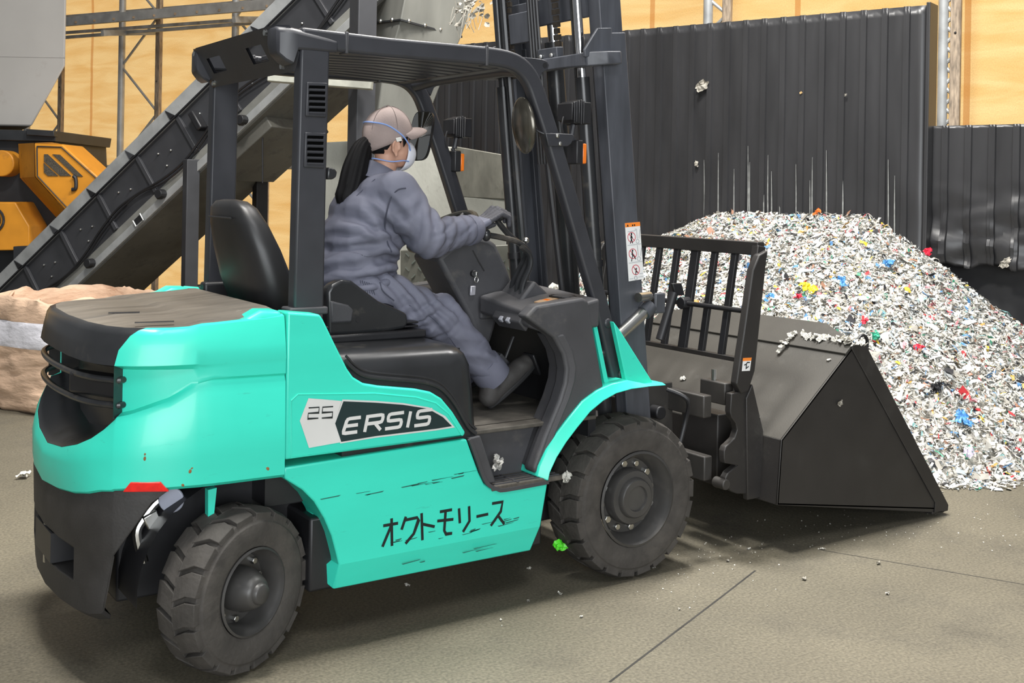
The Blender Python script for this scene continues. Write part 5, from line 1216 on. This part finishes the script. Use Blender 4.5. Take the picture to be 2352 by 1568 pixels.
MB().cyl((.58, -.41, .76), (.58, -.41, .81), .012, 8).build('latch_pin', STEEL, bk)
MB().box(.60, .70, -.42, -.18, .30, .60).build('rear_bracket', BUCK, bk, bevel=.006)
# small safety sticker on the post
qs = XZ([(1707, 822), (1726, 821), (1722, 851), (1704, 852)], -.576); sk_ = MB().prism_y(qs, -.577, -.5755).build('post_sticker', WHITE, bk)
MB().prism_y(XZ([(1707, 822), (1726, 821), (1725, 828), (1706, 829)], -.577), -.578, -.5765).build('sticker_header', SIGNORANGE, sk_)
ribbon([[(1709, 838), (1714, 836), (1716, 832), (1722, 832)], [(1714, 836), (1713, 846), (1719, 841)]], .0045, INK, .0018, 'sticker_figure', y=-.577, parent=sk_)
# ================================================================== the heap of shredded plastic
def heap_h(s, t):
    ds = (s - 1.05); es = max(0, abs(ds) - .6); rs_ = es / (2.1 if ds < 0 else 3.0)
    T = 2.98 if s > -.2 else 2.98 - .08 * (-.2 - s)
    r = math.hypot(max(t, 0) / T, rs_); h = 1.47 * (1 - r ** 1.08)
    h += .05 * noise.noise(Vector((s * 1.3, t * 1.3, 3))) + .035 * noise.noise(Vector((s * 3.2, t * 3.2, 8)))
    return h
HEAPB = M('heap_core', (.45, .43, .38), .9, var=.4, scale=30)
mb = MB(); ns, nt = 90, 60; vs = []; s0_, s1_ = -2.2, 4.2; t0_, t1_ = -.02, 3.3
def heap_pt(s, t, z): q = F0 + FE * s + FN * t; return Vector((q.x, q.y, z))
def in_bucket(p):
    return -HW - .03 < p.y < HW + .03 and .6 < p.x < 2.0 and p.z < (.03 + max(0, (1.985 - p.x)) * 1.28)
for j in range(nt + 1):
    for i in range(ns + 1):
        s = s0_ + (s1_ - s0_) * i / ns; t = t0_ + (t1_ - t0_) * j / nt; vs.append(heap_pt(s, t, max(-.03, heap_h(s, t) - .03)))
cols = [(.86, .85, .81), (.80, .77, .70), (.66, .63, .56), (.52, .49, .43), (.40, .42, .42), (.62, .70, .74), (.72, .74, .70), (.12, .33, .66), (.70, .05, .06), (.85, .62, .06), (.08, .42, .26), (.03, .03, .035), (.80, .30, .34), (.42, .22, .14), (.32, .62, .62), (.78, .40, .10)]
wts = np.array([17, 20, 17, 10, 5, 5, 9, 1.5, 1.4, .9, .9, 4, .8, 1.8, 1.2, .7]); wts /= wts.sum()
mats = [M('shred_%s' % n_, tuple(q * .72 for q in c_), .55, var=.12, scale=25) for n_, c_ in zip('white cream beige taupe grey pale_blue clear blue red yellow green black pink brown teal orange'.split(), cols)]
NF = 80000
V = []; Fc = []; Mi = []
ss = rng.uniform(-2.1, 3.0, NF); tt = rng.uniform(.05, 3.15, NF)
for k in range(NF):
    s, t = ss[k], tt[k]; h = heap_h(s, t)
    if h < .0:
        if h < -.10 or rng.random() < .45 + 4.5 * -h: continue
        h = 0.0
    p = heap_pt(s, t, h)
    if in_bucket(p): continue
    e1 = .03; nx_ = Vector((heap_h(s - e1, t) - heap_h(s + e1, t), heap_h(s, t - e1) - heap_h(s, t + e1), 2 * e1)) if h > 0 else Vector((0, 0, 1))
    nw = (FE * nx_.x + FN * nx_.y + Vector((0, 0, nx_.z))).normalized()
    rv = Vector(rng.normal(size=3)); rv.normalize(); nw = (nw + rv * (.75 if h > .02 else .2)).normalized()
    a = Vector(rng.normal(size=3)); u = nw.cross(a).normalized(); w = nw.cross(u)
    big = rng.random() < .04; L_ = rng.uniform(.010, .030) * (2.0 if big else 1); B_ = L_ * rng.uniform(.16, .6)
    if rng.random() < .35: B_ = rng.uniform(.0018, .004); L_ = rng.uniform(.014, .038)
    c_ = p + nw * (rng.uniform(.0, .03) if h > .02 else rng.uniform(.003, .012))
    bend = rng.uniform(-.4, .4) * L_
    o = len(V); j = rng.uniform(.6, 1.25, 6)
    V += [c_ - u * L_ * j[0] - w * B_ * j[1], c_ - u * L_ * j[1] + w * B_ * j[2], c_ + w * B_ * j[3] + nw * bend, c_ - w * B_ * j[4] + nw * bend, c_ + u * L_ * j[5] + w * B_ * j[0] * .7 - nw * bend * .4, c_ + u * L_ * j[2] - w * B_ * j[5] * .7]
    Fc += [(o, o + 3, o + 2, o + 1), (o + 3, o + 5, o + 4, o + 2)]
    m_ = int(rng.choice(16, p=wts)); Mi += [m_, m_]
hm = MB(); hm.v = [tuple(v) for v in V]; hm.f = Fc; hm.m = Mi
o0 = len(hm.v); hm.v += [tuple(v) for v in vs]
for j in range(nt):
    for i in range(ns):
        a = o0 + j * (ns + 1) + i
        if any(in_bucket(vs[q - o0]) or vs[q - o0].z < -.02 for q in (a, a + 1, a + ns + 1, a + ns + 2)): continue
        hm.f.append((a, a + 1, a + ns + 2, a + ns + 1)); hm.m.append(len(mats))
heap = hm.build('shredded_plastic_heap', mats + [HEAPB]); tag(heap, 'large heap of shredded white and coloured plastic piled against black partition', 'waste heap', kind='stuff')
# larger scraps that catch the eye in the heap
def heap_hit(px, py):
    d = ray(px, py); t = 4.0
    while t < 11:
        p = CP + d * t; q = p - F0
        if heap_h(q.dot(FE), q.dot(FN)) > p.z: return p
        t += .02
    return None
def hs(px, py, r, col, label, sd, name='film_scrap'):
    p = heap_hit(px, py)
    if not p: return
    m = bpy.data.materials.get('film_%s' % col) or M('film_%s' % col, {'yellow': (.86, .72, .04), 'blue': (.10, .30, .60), 'red': (.62, .02, .05), 'black': (.02, .02, .022), 'lilac': (.66, .60, .74), 'white': (.75, .75, .72), 'green': (.05, .38, .24), 'orange': (.75, .18, .03)}[col], .4, var=.2, scale=15)
    mb = MB(); nv = (-ray(px, py).normalized() + Vector((0, 0, .8))).normalized(); rr = random.Random(sd)
    for k in range(4):
        c_ = p + nv * .07 + Vector((rr.uniform(-1, 1), rr.uniform(-1, 1), rr.uniform(-.7, .7))) * r * .7; film(mb, c_, r * rr.uniform(.5, .95), sd * 7 + k, (nv + Vector((rr.uniform(-.5, .5), rr.uniform(-.5, .5), rr.uniform(-.3, .3)))).normalized(), .5)
    tag(mb.build(name, m, smooth=True, angle=50), label, 'scrap')
hs(1855, 670, .05, 'yellow', 'bright yellow crumpled scrap high on the heap behind the bucket frame', 1)
hs(1940, 662, .05, 'blue', 'blue scrap beside the bright yellow one on the heap', 2)
hs(2040, 617, .04, 'blue', 'blue film scrap near the crest of the heap', 3)
hs(2218, 980, .06, 'blue', 'largest blue bag scrap low on the right flank of the heap', 4)
hs(2136, 592, .035, 'red', 'red scrap at the right end of the heap crest', 5)
hs(1986, 752, .035, 'red', 'red scrap lying just above the lifting ring of the bucket', 6)
hs(2110, 810, .035, 'red', 'dark red strip in the middle of the heap right of the bucket', 7)
hs(2160, 903, .05, 'black', 'black bag scrap on the right flank of the heap', 8)
hs(2225, 1052, .045, 'lilac', 'pale lilac film low on the heap near its foot', 9)
hs(1830, 695, .03, 'red', 'red scrap below the bright yellow one on the heap', 10)
hs(1765, 697, .035, 'blue', 'blue scrap close beside the guard frame post of the bucket', 11)
hs(1880, 498, .035, 'orange', 'orange and red scrap on top of the heap against the partition', 12)
hs(2015, 785, .035, 'green', 'green strip right of the lifting ring on the heap', 13)
# ================================================================== scraps on bucket, partition and floor
BPL = (Vector((.737, 0, .521)), Vector((-.62, 0, .78)).normalized())
mb = MB(); rr = random.Random(4)
for k in range(46):
    t = k / 45; px = 1800 + (1990 - 1800) * t if k > 10 else 1788 + k * 4; py = 766 + 24 * t + rr.uniform(-5, 5) if k > 10 else 808 - k * 4.2
    if 1868 < px < 1876: continue
    q = U(px, py, plane=(BPL[0] + BPL[1] * .016, BPL[1])); film(mb, q + BPL[1] * rr.uniform(.0, .014), rr.uniform(.012, .026), k, (BPL[1] + Vector((rr.uniform(-.8, .8), rr.uniform(-.8, .8), 0))).normalized(), .35)
tag(mb.build('shred_tuft', FILMW), 'long tuft of pale shreds lying across the bucket lip', 'scrap', kind='stuff')
scrap(1735, 965, .04, FILMW, 'ragged white tuft caught beside the hook plate of the bucket', dict(plane=(BPL[0] + BPL[1] * .002, BPL[1])), 11, BPL[1], name='shred_tuft')
scrap(1928, 925, .022, FILMD, 'small pale scrap stuck on the near side of the bucket', dict(Y=-.683), 12, (0, -1, 0))
scrap(1905, 827, .012, FILMW, 'tiny white scrap on the sloping back of the bucket', dict(plane=(BPL[0] + BPL[1] * .002, BPL[1])), 13, BPL[1])
scrap(1570, 870, .02, FILMW, 'thin white scrap on the bucket back seen through the guard frame', dict(plane=(BPL[0] + BPL[1] * .002, BPL[1])), 14, BPL[1])
scrap(1614, 195, .075, FILMD, 'grey torn film hanging high on the tall black partition', dict(plane=(F0 + FN * .03, FN)), 21, FN)
scrap(1600, 375, .035, FILMD, 'small grey scrap clinging to the tall partition below the hanging film', dict(plane=(F0 + FN * .03, FN)), 22, FN)
scrap(1840, 213, .014, M('cork_scrap', (.55, .35, .16), .7), 'tiny tan scrap wedged in a rib of the tall partition', dict(plane=(F0 + FN * .03, FN)), 23, FN)
scrap(1943, 218, .014, FILMD, 'tiny grey scrap on the right half of the tall partition', dict(plane=(F0 + FN * .03, FN)), 24, FN)
scrap(2130, 283, .035, FILMW, 'white shreds lodged at the step between tall and lower partition', dict(plane=(F0 - FN * .08, FN)), 25, FN)
scrap(2310, 601, .06, FILMD, 'beige tuft at the torn foot of the lower partition', dict(plane=(F0 - FN * .06, FN)), 26, FN)
for i, (px, py, r, lab) in enumerate(((1847, 1332, .014, 'pale scrap on the floor below the bucket shadow'), (2038, 1365, .013, 'white scrap alone on the open floor at the lower right'), (1286, 1366, .014, 'tan scrap on the floor just in front of the front tyre'), (1213, 1382, .010, 'small white scrap on the floor left of the front tyre'), (1335, 1418, .010, 'tiny white crumb on the floor nearer the camera than the front tyre'), (935, 1346, .014, 'white sliver in the shadow under the step panel'), (1672, 1290, .012, 'white crumb on the floor right of the front tyre'), (1720, 1262, .012, 'pale crumb at the edge of the bucket shadow'), (1150, 1425, .008, 'tiny crumb on the lit floor below the step panel'), (1560, 1400, .008, 'tiny crumb on the floor beside the dark floor joint'), (55, 1098, .05, 'pale plastic wisp on the floor behind the counterweight'), (1890, 1262, .012, 'white crumb near the tip of the bucket shadow'), (2018, 1296, .016, 'pale crumb beside the fine joint on the right'), (1500, 1305, .012, 'white crumb touching the front tyre contact'), (1215, 1308, .015, 'rusty scrap lying under the front end of the step panel'))):
    scrap(px, py, r, FILMW if i % 3 else FILMD, lab, dict(Z=0), 40 + i, (0, 0, 1), 'scraps scattered on the floor', lift=r * .4 + .001)
# fine litter along the foot of the heap and the wheels
mb = MB(); rr = random.Random(9)
for k in range(260):
    px = rr.uniform(1600, 2352) if k < 170 else rr.uniform(850, 1800); py = rr.gauss(1200, 35) + max(0, (1900 - px)) * .22 if k < 170 else rr.gauss(1330, 45)
    if py < 1130: continue
    q = U(px, py, Z=0); 
    if -.6 < q.y < .6 and q.x < .2: continue
    crumple(mb, q + Vector((0, 0, .003)), rr.uniform(.002, .007), k, 0, 5, .25, (0, 0, 1))
tag(mb.build('plastic_crumbs', FILMW), 'fine white plastic crumbs sprinkled over the floor around the bucket', 'litter', kind='stuff')
# ================================================================== the big bag at the left
BAG = M('tan_woven_bag', (.62, .43, .30), .75, var=.14, scale=5, bump=.9, bscale=12, dirt=(.40, .28, .19), dirt_amt=.1, stretch=(1, 1, 3.2))
BAGW = M('white_bag_band', (.70, .69, .74), .6, var=.08, bump=.9, bscale=12, stretch=(1, 1, 2))
bc = Vector((-1.08, 4.55, 0)); 
bag = thing('bulk_bag', bc, 'open tan woven bulk bag with a white band, standing behind the counterweight', 'bag')
def bag_ring(z, r, amp, sd, fold=0):
    l = []
    for k in range(96):
        a_ = 2 * math.pi * k / 96; ca, sa = math.cos(a_), math.sin(a_); n_ = 3.4
        q = r / ((abs(ca) ** n_ + abs(sa) ** n_) ** (1 / n_)); d = amp * noise.noise(Vector((ca * 3, sa * 3, z * 9 + sd))) + .45 * amp * noise.noise(Vector((ca * 4, sa * 4, z * 34 + sd))) + .35 * amp * noise.noise(Vector((ca * 14, sa * 14, z * 20 + sd)))
        q += d; zz = z + fold * (noise.noise(Vector((ca * 2.2, sa * 2.2, sd + 3))) + .4 * noise.noise(Vector((ca * 6, sa * 6, sd))))
        ang = .45; x = q * ca; y = q * sa; l.append(Vector((bc.x + x * math.cos(ang) - y * math.sin(ang), bc.y + x * math.sin(ang) + y * math.cos(ang), zz)))
    return l
mb = MB(); zs = [(.0, .50), (.03, .54)] + [(.06 + .4 * k / 22, .552 + .012 * k / 22) for k in range(23)]
mb.loft([bag_ring(z, r, .03, 1) for z, r in zs], 0, True, True, False)
mb.loft([bag_ring(z, r, .022, 1) for z, r in ((.46, .565), (.48, .575), (.55, .575), (.60, .57), (.625, .572), (.64, .565))], 1, True, False, False)
mb.loft([bag_ring(z, r, .03, 1, f_) for z, r, f_ in ((.64, .565, 0), (.68, .57, .01), (.73, .57, .03), (.79, .56, .07), (.80, .545, .07), (.77, .53, .06), (.68, .52, .03), (.45, .52, 0), (.25, .50, 0))], 0, True, False, True)
mb.build('woven_body', [BAG, BAGW], bag, smooth=True, angle=60)
for i, a_ in enumerate((.4, 1.97, 3.5, 5.1)):
    r0 = bag_ring(.79, .56, .03, 1, .07)[int(a_ / 6.283 * 96)]
    MB().tube(smooth_path([r0 + Vector((0, 0, -.12)), r0 + Vector((.04, -.03, -.02)), r0 + Vector((.07, .02, .0)), r0 + Vector((.03, .05, -.09))], 5), .012, 6).build('lifting_loop', BAG, bag, smooth=True)
# ================================================================== the inclined belt conveyor
GALV = M('galvanised_strip', (.42, .43, .43), .5, .35, var=.25, scale=5, dirt=(.22, .22, .21), dirt_amt=.2)
PAN = M('dirty_grey_pan', (.115, .112, .098), .6, var=.35, scale=2.5, dirt=(.05, .048, .042), dirt_amt=.25)
CONV = M('dark_grey_conveyor_web', (.042, .043, .048), .5, var=.12)
PL = U(-32, 766, D=10.3); PH = U(828, -64, D=8.5); ca_ = (PH - PL).normalized(); hz = Vector((ca_.x, ca_.y, 0)).normalized()
PH = PH + ca_ * .45; cm = Vector((0, 0, 1)).cross(hz); cm = cm if cm.dot(-CV) > 0 else -cm; cu = cm.cross(ca_); cu = cu if cu.z > 0 else -cu; LEN = (PH - PL).length
cv = thing('belt_conveyor', PL.xy.to_3d(), 'long dark inclined belt conveyor with galvanised edges rising behind the forklift', 'conveyor')
def cp(a, n_, v): return PL + ca_ * a + cm * n_ + cu * v          # along, towards the viewer, up across the frame
def cbox(a0, a1, n0, n1, v0, v1): return MB().obox(cp((a0 + a1) / 2, (n0 + n1) / 2, (v0 + v1) / 2), ca_ * (a1 - a0) / 2, cm * (n1 - n0) / 2, cu * (v1 - v0) / 2)
cbox(0, LEN, -.02, .0, -.165, .33).build('side_web', CONV, cv)
cbox(0, LEN, -.92, -.90, -.165, .33).build('side_web', CONV, cv)
cbox(0, LEN, -.02, .035, .215, .335).build('top_flange', GALV, cv, bevel=.004)
cbox(0, LEN, .03, .045, .208, .22).build('flange_lip', BLACK, cv)
cbox(0, LEN, -.05, .012, -.235, -.165).build('upper_rail', M('dull_galvanised', (.24, .24, .22), .6, .2, var=.2), cv, bevel=.004)
cbox(0, LEN, -.05, .03, -.30, -.235).build('lower_rail', GALV, cv, bevel=.004)
cbox(0, LEN, -.92, .0, -.315, -.30).build('underside_pan', PAN, cv)
cbox(0, LEN, -.90, -.02, .16, .18).build('belt', M('conveyor_belt', (.02, .02, .02), .8), cv)
na = int(LEN / .56)
for k in range(na + 1):
    a_ = .25 + k * .56
    if a_ > LEN - .1: break
    cbox(a_ - .02, a_ + .02, 0, .03, -.165, .21).build('web_stiffener', CONV, cv, bevel=.004)
    MB().prism([cp(a_ - .06, .036, .225), cp(a_ - .06, .036, .32), cp(a_ + .0, .036, .225)], cm * .012).build('flange_gusset', BLACK if k % 2 else CONV, cv)
    for da_, dv in ((.20, .09), (.33, .03), (.22, -.05)):
        MB().ell(cp(a_ + da_, .006, dv), .011, .011, .011, 8, 6).build('web_bolt', STEEL, cv)
cab = [cp(.1 + k * .28, .035, -.11 + .06 * math.sin(k * 1.12) + .015 * k / 8) for k in range(int(LEN / .28))]
MB().tube(smooth_path(cab, 4), .011, 6).build('cable', BLACK, cv, smooth=True)
MB().tube(smooth_path([p - cu * (.03 if k % 4 else .008) for k, p in enumerate(cab)], 4), .008, 6).build('cable', BLACK, cv, smooth=True)
for (px, py) in ((207, 604), (370, 445), (557, 275)):
    q = U(px, py, plane=(PL + cm * .06, cm)); a_ = (q - PL).dot(ca_); v_2 = (q - PL).dot(cu)
    cbox(a_ - .05, a_ + .03, .02, .09, v_2 - .03, v_2 + .035).build('roller_bearing', BLACK, cv, bevel=.015)
    MB().tube([cp(a_ + .0, .10, v_2), cp(a_ + .0, .03, v_2)], .04, 10).build('roller_end', BLACK, cv, bevel=.004)
q = U(318, 506, plane=(PL + cm * .05, cm)); a_ = (q - PL).dot(ca_); v_2 = (q - PL).dot(cu)
MB().tube([cp(a_ - .05, .052, v_2 - .03), cp(a_ - .05, .052, v_2 + .035), cp(a_ + .05, .052, v_2 + .035), cp(a_ + .05, .052, v_2 - .03), cp(a_ - .05, .052, v_2 - .03)], .007, 4).build('inspection_frame', GALV, cv)
cbox(a_ - .04, a_ + .04, .03, .053, v_2 - .025, v_2 + .03).build('inspection_slot', BLACK, cv)
q = U(452, 275, plane=(PL + cm * .05, cm)); a_ = (q - PL).dot(ca_); v_2 = (q - PL).dot(cu)
cbox(a_ - .03, a_ + .03, .0, .09, v_2 - .10, v_2 + .08).build('pull_switch', BLACK, cv, bevel=.012)
def leg(px, ptop, n_, w):
    q = U(px, ptop, plane=(PL + cm * n_, cm)); MB().box(q.x - w, q.x + w, q.y - w, q.y + w, 0, q.z).build('support_leg', CONV if n_ > -.5 else BLACK, cv, bevel=.006); return q
l1 = leg(440, 366, .03, .055); l2 = leg(600, 300, -.88, .055)
MB().bar([Vector((l1.x, l1.y, .75)), Vector((l2.x, l2.y, .75))], .05, .05).build('leg_tie', BLACK, cv)
# lower guard box that closes the conveyor's mid section
q0 = U(440, 425, plane=(PL + cm * .0, cm)); 
MB().tube([U(585, 225, plane=(PL, cm)) - cm * .1, U(585, 420, plane=(PL, cm)) - cm * .1], .006, 6).build('pull_cord', BLACK, cv)
qa = (U(470, 400, plane=(PL, cm)) - PL).dot(ca_); cbox(qa, qa + .75, -.86, -.06, -.42, -.31).build('return_guard', PAN, cv, bevel=.01)
# ================================================================== grey silo and the orange shredder
SILO = M('pale_grey_silo', (.36, .345, .325), .5, var=.08, scale=1.2, dirt=(.28, .25, .22), dirt_amt=.08)
D0 = 11.2
silo = thing('silo', Vector((U(0, 290, D=D0).x, U(0, 290, D=D0).y, U(75, 290, D=D0).z)), 'pale grey steel silo with a tapering foot at the upper left', 'silo')
def sq(c, hw, z, rot): 
    u = CR * hw; w = CV * hw; return [Vector((c.x, c.y, z)) + (u * i + w * j) for i, j in ((-1, -1), (1, -1), (1, 1), (-1, 1))]
z1, z2, z3 = U(150, 150, D=D0).z, U(75, 290, D=D0).z, 7.0
def sqz(px, z, dep):
    r_ = U(px, 150, D=D0); l_ = U(-420, 150, D=D0); sd_ = (r_ - CP) * .1 * dep - CR * .12 * dep; return [Vector((q.x, q.y, z)) for q in (l_, r_, r_ + sd_, l_ + CV * dep)]
mb = MB(); mb.loft([sqz(75, z2, 1.6), sqz(150, z1, 2.4), sqz(150, z3, 2.4)]); mb.build('hopper_shell', SILO, silo, bevel=.02)
zs_ = U(100, 132, D=D0).z; a_ = sqz(149, zs_, 2.4); MB().prism([p - CV * .004 for p in a_[:2]] + [p - CV * .004 + Vector((0, 0, .012)) for p in a_[1::-1]], CV * .004).build('weld_seam', SILO, silo)
OR = M('orange_machine_paint', (.62, .25, .018), .45, var=.12, scale=4, dirt=(.2, .09, .02), dirt_amt=.06)
MACH = M('black_machine_paint', (.018, .02, .023), .5, var=.25)
D1 = 11.0
def mq(px, py, d=D1): return U(px, py, D=d)
mbase = mq(40, 640); mach = thing('shredder', Vector((mbase.x, mbase.y, 0)), 'black shredder with orange housings standing under the grey silo', 'machine')
def scr(pts, d, depth, name, mat, bev=.01):
    """extrudes an outline that faces the viewer, standing at depth d, away from him"""
    P = [mq(p[0], p[1], d) for p in pts]; return MB().prism(P, CV * depth).build(name, mat, mach, bevel=bev)
scr([(-160, 305), (125, 302), (130, 420), (125, 680), (-160, 680)], 11.0, 1.4, 'machine_body', MACH)
zb = MB(); P = [mq(p[0], p[1], 11.0) for p in ((-160, 680), (120, 680))]
MB().box(min(p.x for p in P), max(p.x for p in P) + .6, min(p.y for p in P), max(p.y for p in P), 0, P[0].z + .05).build('machine_base', MACH, mach)
scr([(-160, 293), (130, 301), (126, 325), (-160, 318)], 10.9, 1.5, 'feed_collar', MACH, .006)
scr([(60, 296), (124, 300), (124, 314), (60, 310)], 10.85, .1, 'feed_bracket', MACH, .006)
g1 = scr([(78, 328), (143, 331), (228, 408), (232, 480), (165, 500), (80, 406)], 10.35, .5, 'orange_guard', OR, .012)
P = [mq(*p) for p in ((78, 328), (78, 406), (165, 500), (142, 512), (46, 408), (42, 328))]
mb = MB(); mb.add([mq(78, 328, 10.35), mq(80, 406, 10.35), mq(46, 408, 10.8), mq(42, 330, 10.8)], [(0, 1, 2, 3)]); mb.add([mq(80, 406, 10.35), mq(165, 500, 10.35), mq(142, 513, 10.8), mq(46, 408, 10.8)], [(0, 1, 2, 3)]); mb.add([mq(78, 328, 10.35), mq(143, 331, 10.35), mq(120, 327, 10.8), mq(42, 330, 10.8)], [(0, 1, 2, 3)])
mb.build('guard_cheek', OR, g1)
for pts in ([(101, 354), (109, 354), (163, 404), (138, 404), (101, 371)], [(120, 354), (137, 355), (190, 405), (174, 405)], [(100, 374), (133, 404), (110, 404), (101, 396)]):
    q = [mq(*p, 10.34) for p in pts]; MB().prism(q, CV * .02).build('guard_mesh', M('dark_mesh', (.06, .05, .035), .7, var=.7, scale=120), g1)
P = [mq(*p, 10.33) for p in ((168, 404), (174, 410), (174, 432), (165, 435))]
MB().tube(smooth_path(P, 4), .018, 8).build('guard_handle', BLACK, g1, smooth=True)
q = [mq(*p, 10.34) for p in ((85, 336), (141, 338), (222, 410), (165, 488), (86, 404), (85, 336))]
MB().tube(q, .006, 6).build('door_seam', MACH, g1)
P = mq(2, 375, 10.8); MB().cyl(P, P + CV * .25, .13, 28).build('orange_cover', OR, mach, bevel=.01)
lo = scr([(-120, 464), (35, 464), (68, 520), (68, 574), (-120, 578)], 10.6, .5, 'orange_housing', OR, .012)
P = mq(-20, 505, 10.58)
for r in (.12, .08): MB().tube([P + CR * r * math.cos(t * math.pi / 12) + Vector((0, 0, r * math.sin(t * math.pi / 12))) for t in range(25)], .012, 6).build('fan_ring', MACH, lo)
scr([(30, 566), (75, 564), (110, 610), (110, 690), (30, 690)], 10.5, .3, 'machine_foot', MACH, .006)
# ================================================================== chute, feed hopper, post and beam in the middle
CONC = M('spotted_grey_steel', (.31, .31, .275), .75, var=.14, scale=3, dirt=(.11, .10, .085), dirt_amt=.1, dscale=16, stretch=(1, 1, .5), bump=.2, bscale=60)
CHUTE = M('grey_steel_chute', (.20, .20, .18), .55, var=.18, scale=3, stretch=(2, 2, .5))
D2 = 9.6
def hq(px, py, d=D2): return U(px, py, D=d - 1.3)
ch_ = thing('chute', hq(950, 330).xy.to_3d() + Vector((0, 0, hq(950, 330).z)), 'large square grey steel chute narrowing downwards above the operator', 'chute')
def quadloop(pl, pm, pr, d0, dm, d1): # left, front corner, right and the hidden back corner
    L_, M_, R_ = hq(*pl, d0), hq(*pm, dm), hq(*pr, d1); return [L_, M_, R_, L_ + R_ - M_]
loops = [quadloop((905, -170), (965, -190), (1130, -120), 9.9, 9.3, 9.8), quadloop((862, 50), (920, 46), (1060, 84), 9.85, 9.3, 9.75), quadloop((828, 175), (880, 178), (1010, 200), 9.8, 9.4, 9.7), quadloop((800, 320), (850, 345), (960, 330), 9.8, 9.45, 9.7)]
mb = MB(); mb.loft(loops); mb.build('chute_shell', CHUTE, ch_, bevel=.01)
fl_ = [quadloop((842, 52), (920, 43), (1062, 82), 9.9, 9.25, 9.8), quadloop((842, 55), (920, 47), (1062, 87), 9.9, 9.25, 9.8)]
mb = MB(); mb.loft(fl_); mb.build('flange', MACH, ch_)
for k in range(3): MB().ell(fl_[0][0].lerp(fl_[0][1], (k + .3) / 3), .016, .016, .016, 8, 6).build('flange_bolt', STEEL, ch_)
for k in range(4): MB().ell(fl_[0][1].lerp(fl_[0][2], (k + .5) / 4), .016, .016, .016, 8, 6).build('flange_bolt', STEEL, ch_)
# shreds caught on the rim
mb = MB(); rr = random.Random(6)
for k in range(60):
    p = hq(rr.gauss(1085, 22), rr.gauss(12, 24), 9.4); crumple(mb, p, rr.uniform(.01, .035), k, 0, 6, .6, -CV)
for k in range(14):
    x = rr.uniform(1040, 1110); p = hq(x, rr.uniform(0, 30), 9.4); MB.tube(mb, smooth_path([p, p + Vector((rr.uniform(-.03, .03), 0, -.08)), p + Vector((rr.uniform(-.05, .05), 0, -rr.uniform(.1, .22)))], 3), .003, 4)
tag(mb.build('shred_tuft', FILMD), 'tangle of grey shreds hanging from the rim of the chute', 'scrap', kind='stuff')
hp = thing('feed_hopper', hq(960, 600).xy.to_3d(), 'spotted grey steel feed hopper with a flared right wing behind the operator', 'hopper')
def slabp(pts, name, mat=CONC, dep=.04):
    P = [hq(*p) for p in pts]; return MB().prism(P, CV * dep).build(name, mat, hp, bevel=.006)
slabp([(742, 327, 9.5), (842, 322, 9.5), (1046, 338, 9.5), (1052, 455, 9.5), (1050, 640, 9.5), (742, 640, 9.5)], 'hopper_back')
slabp([(1046, 336, 9.45), (1197, 362, 8.9), (1166, 458, 9.1), (1046, 452, 9.45)], 'hopper_wing', M('streaked_grey_steel', (.20, .195, .165), .7, var=.3, scale=8, dirt=(.07, .062, .05), dirt_amt=.2, dscale=9, stretch=(1, 1, .5)))
slabp([(1046, 452, 9.44), (1166, 458, 9.12), (1160, 640, 9.12), (1046, 640, 9.44)], 'hopper_side')
slabp([(742, 330, 9.5), (742, 640, 9.5), (700, 640, 10.2), (700, 335, 10.2)], 'hopper_side')
CHK = M('checker_plate', (.10, .10, .085), .5, .3, var=.25)
ck = slabp([(920, 575, 9.0), (1200, 560, 8.9), (1200, 720, 8.9), (920, 720, 9.0)], 'checker_plate', CHK)
mb = MB(); o_ = hq(920, 575, 8.995); ux = (hq(1200, 575, 8.895) - o_); uxn = ux.normalized(); k = 0
for r in range(9):
    for c_ in range(int(ux.length / .09)):
        p = o_ + uxn * (.05 + c_ * .09 + (.045 if r % 2 else 0)) + Vector((0, 0, -.03 - r * .05)); d = (uxn * (1 if r % 2 else -1) + Vector((0, 0, 1))).normalized() * .018
        n_ = Vector((0, 0, 1)).cross(uxn).normalized(); n_ = n_ if n_.dot(-CV) > 0 else -n_
        mb.obox(p + n_ * .003, d, d.cross(n_).normalized() * .004, n_ * .003)
ob = mb.build('plate_tread', STEEL, ck); ob['kind'] = 'stuff'
P = hq(829, 330, 9.25)
tag(MB().box(P.x - .075, P.x + .075, P.y - .075, P.y + .075, 0, 4.2).build('steel_post', CONV, bevel=.008), 'dark grey steel post in front of the chute behind the operator', 'post')
a_, b2 = hq(618, 168, 9.05), hq(856, 187, 9.05)
tag(MB().bar([a_, b2], .10, .12).build('cross_beam', M('weathered_white_beam', (.36, .36, .31), .7, var=.25, scale=8, dirt=(.2, .2, .16), dirt_amt=.15), bevel=.006), 'weathered whitish beam fixed across the grey post under the conveyor', 'beam')
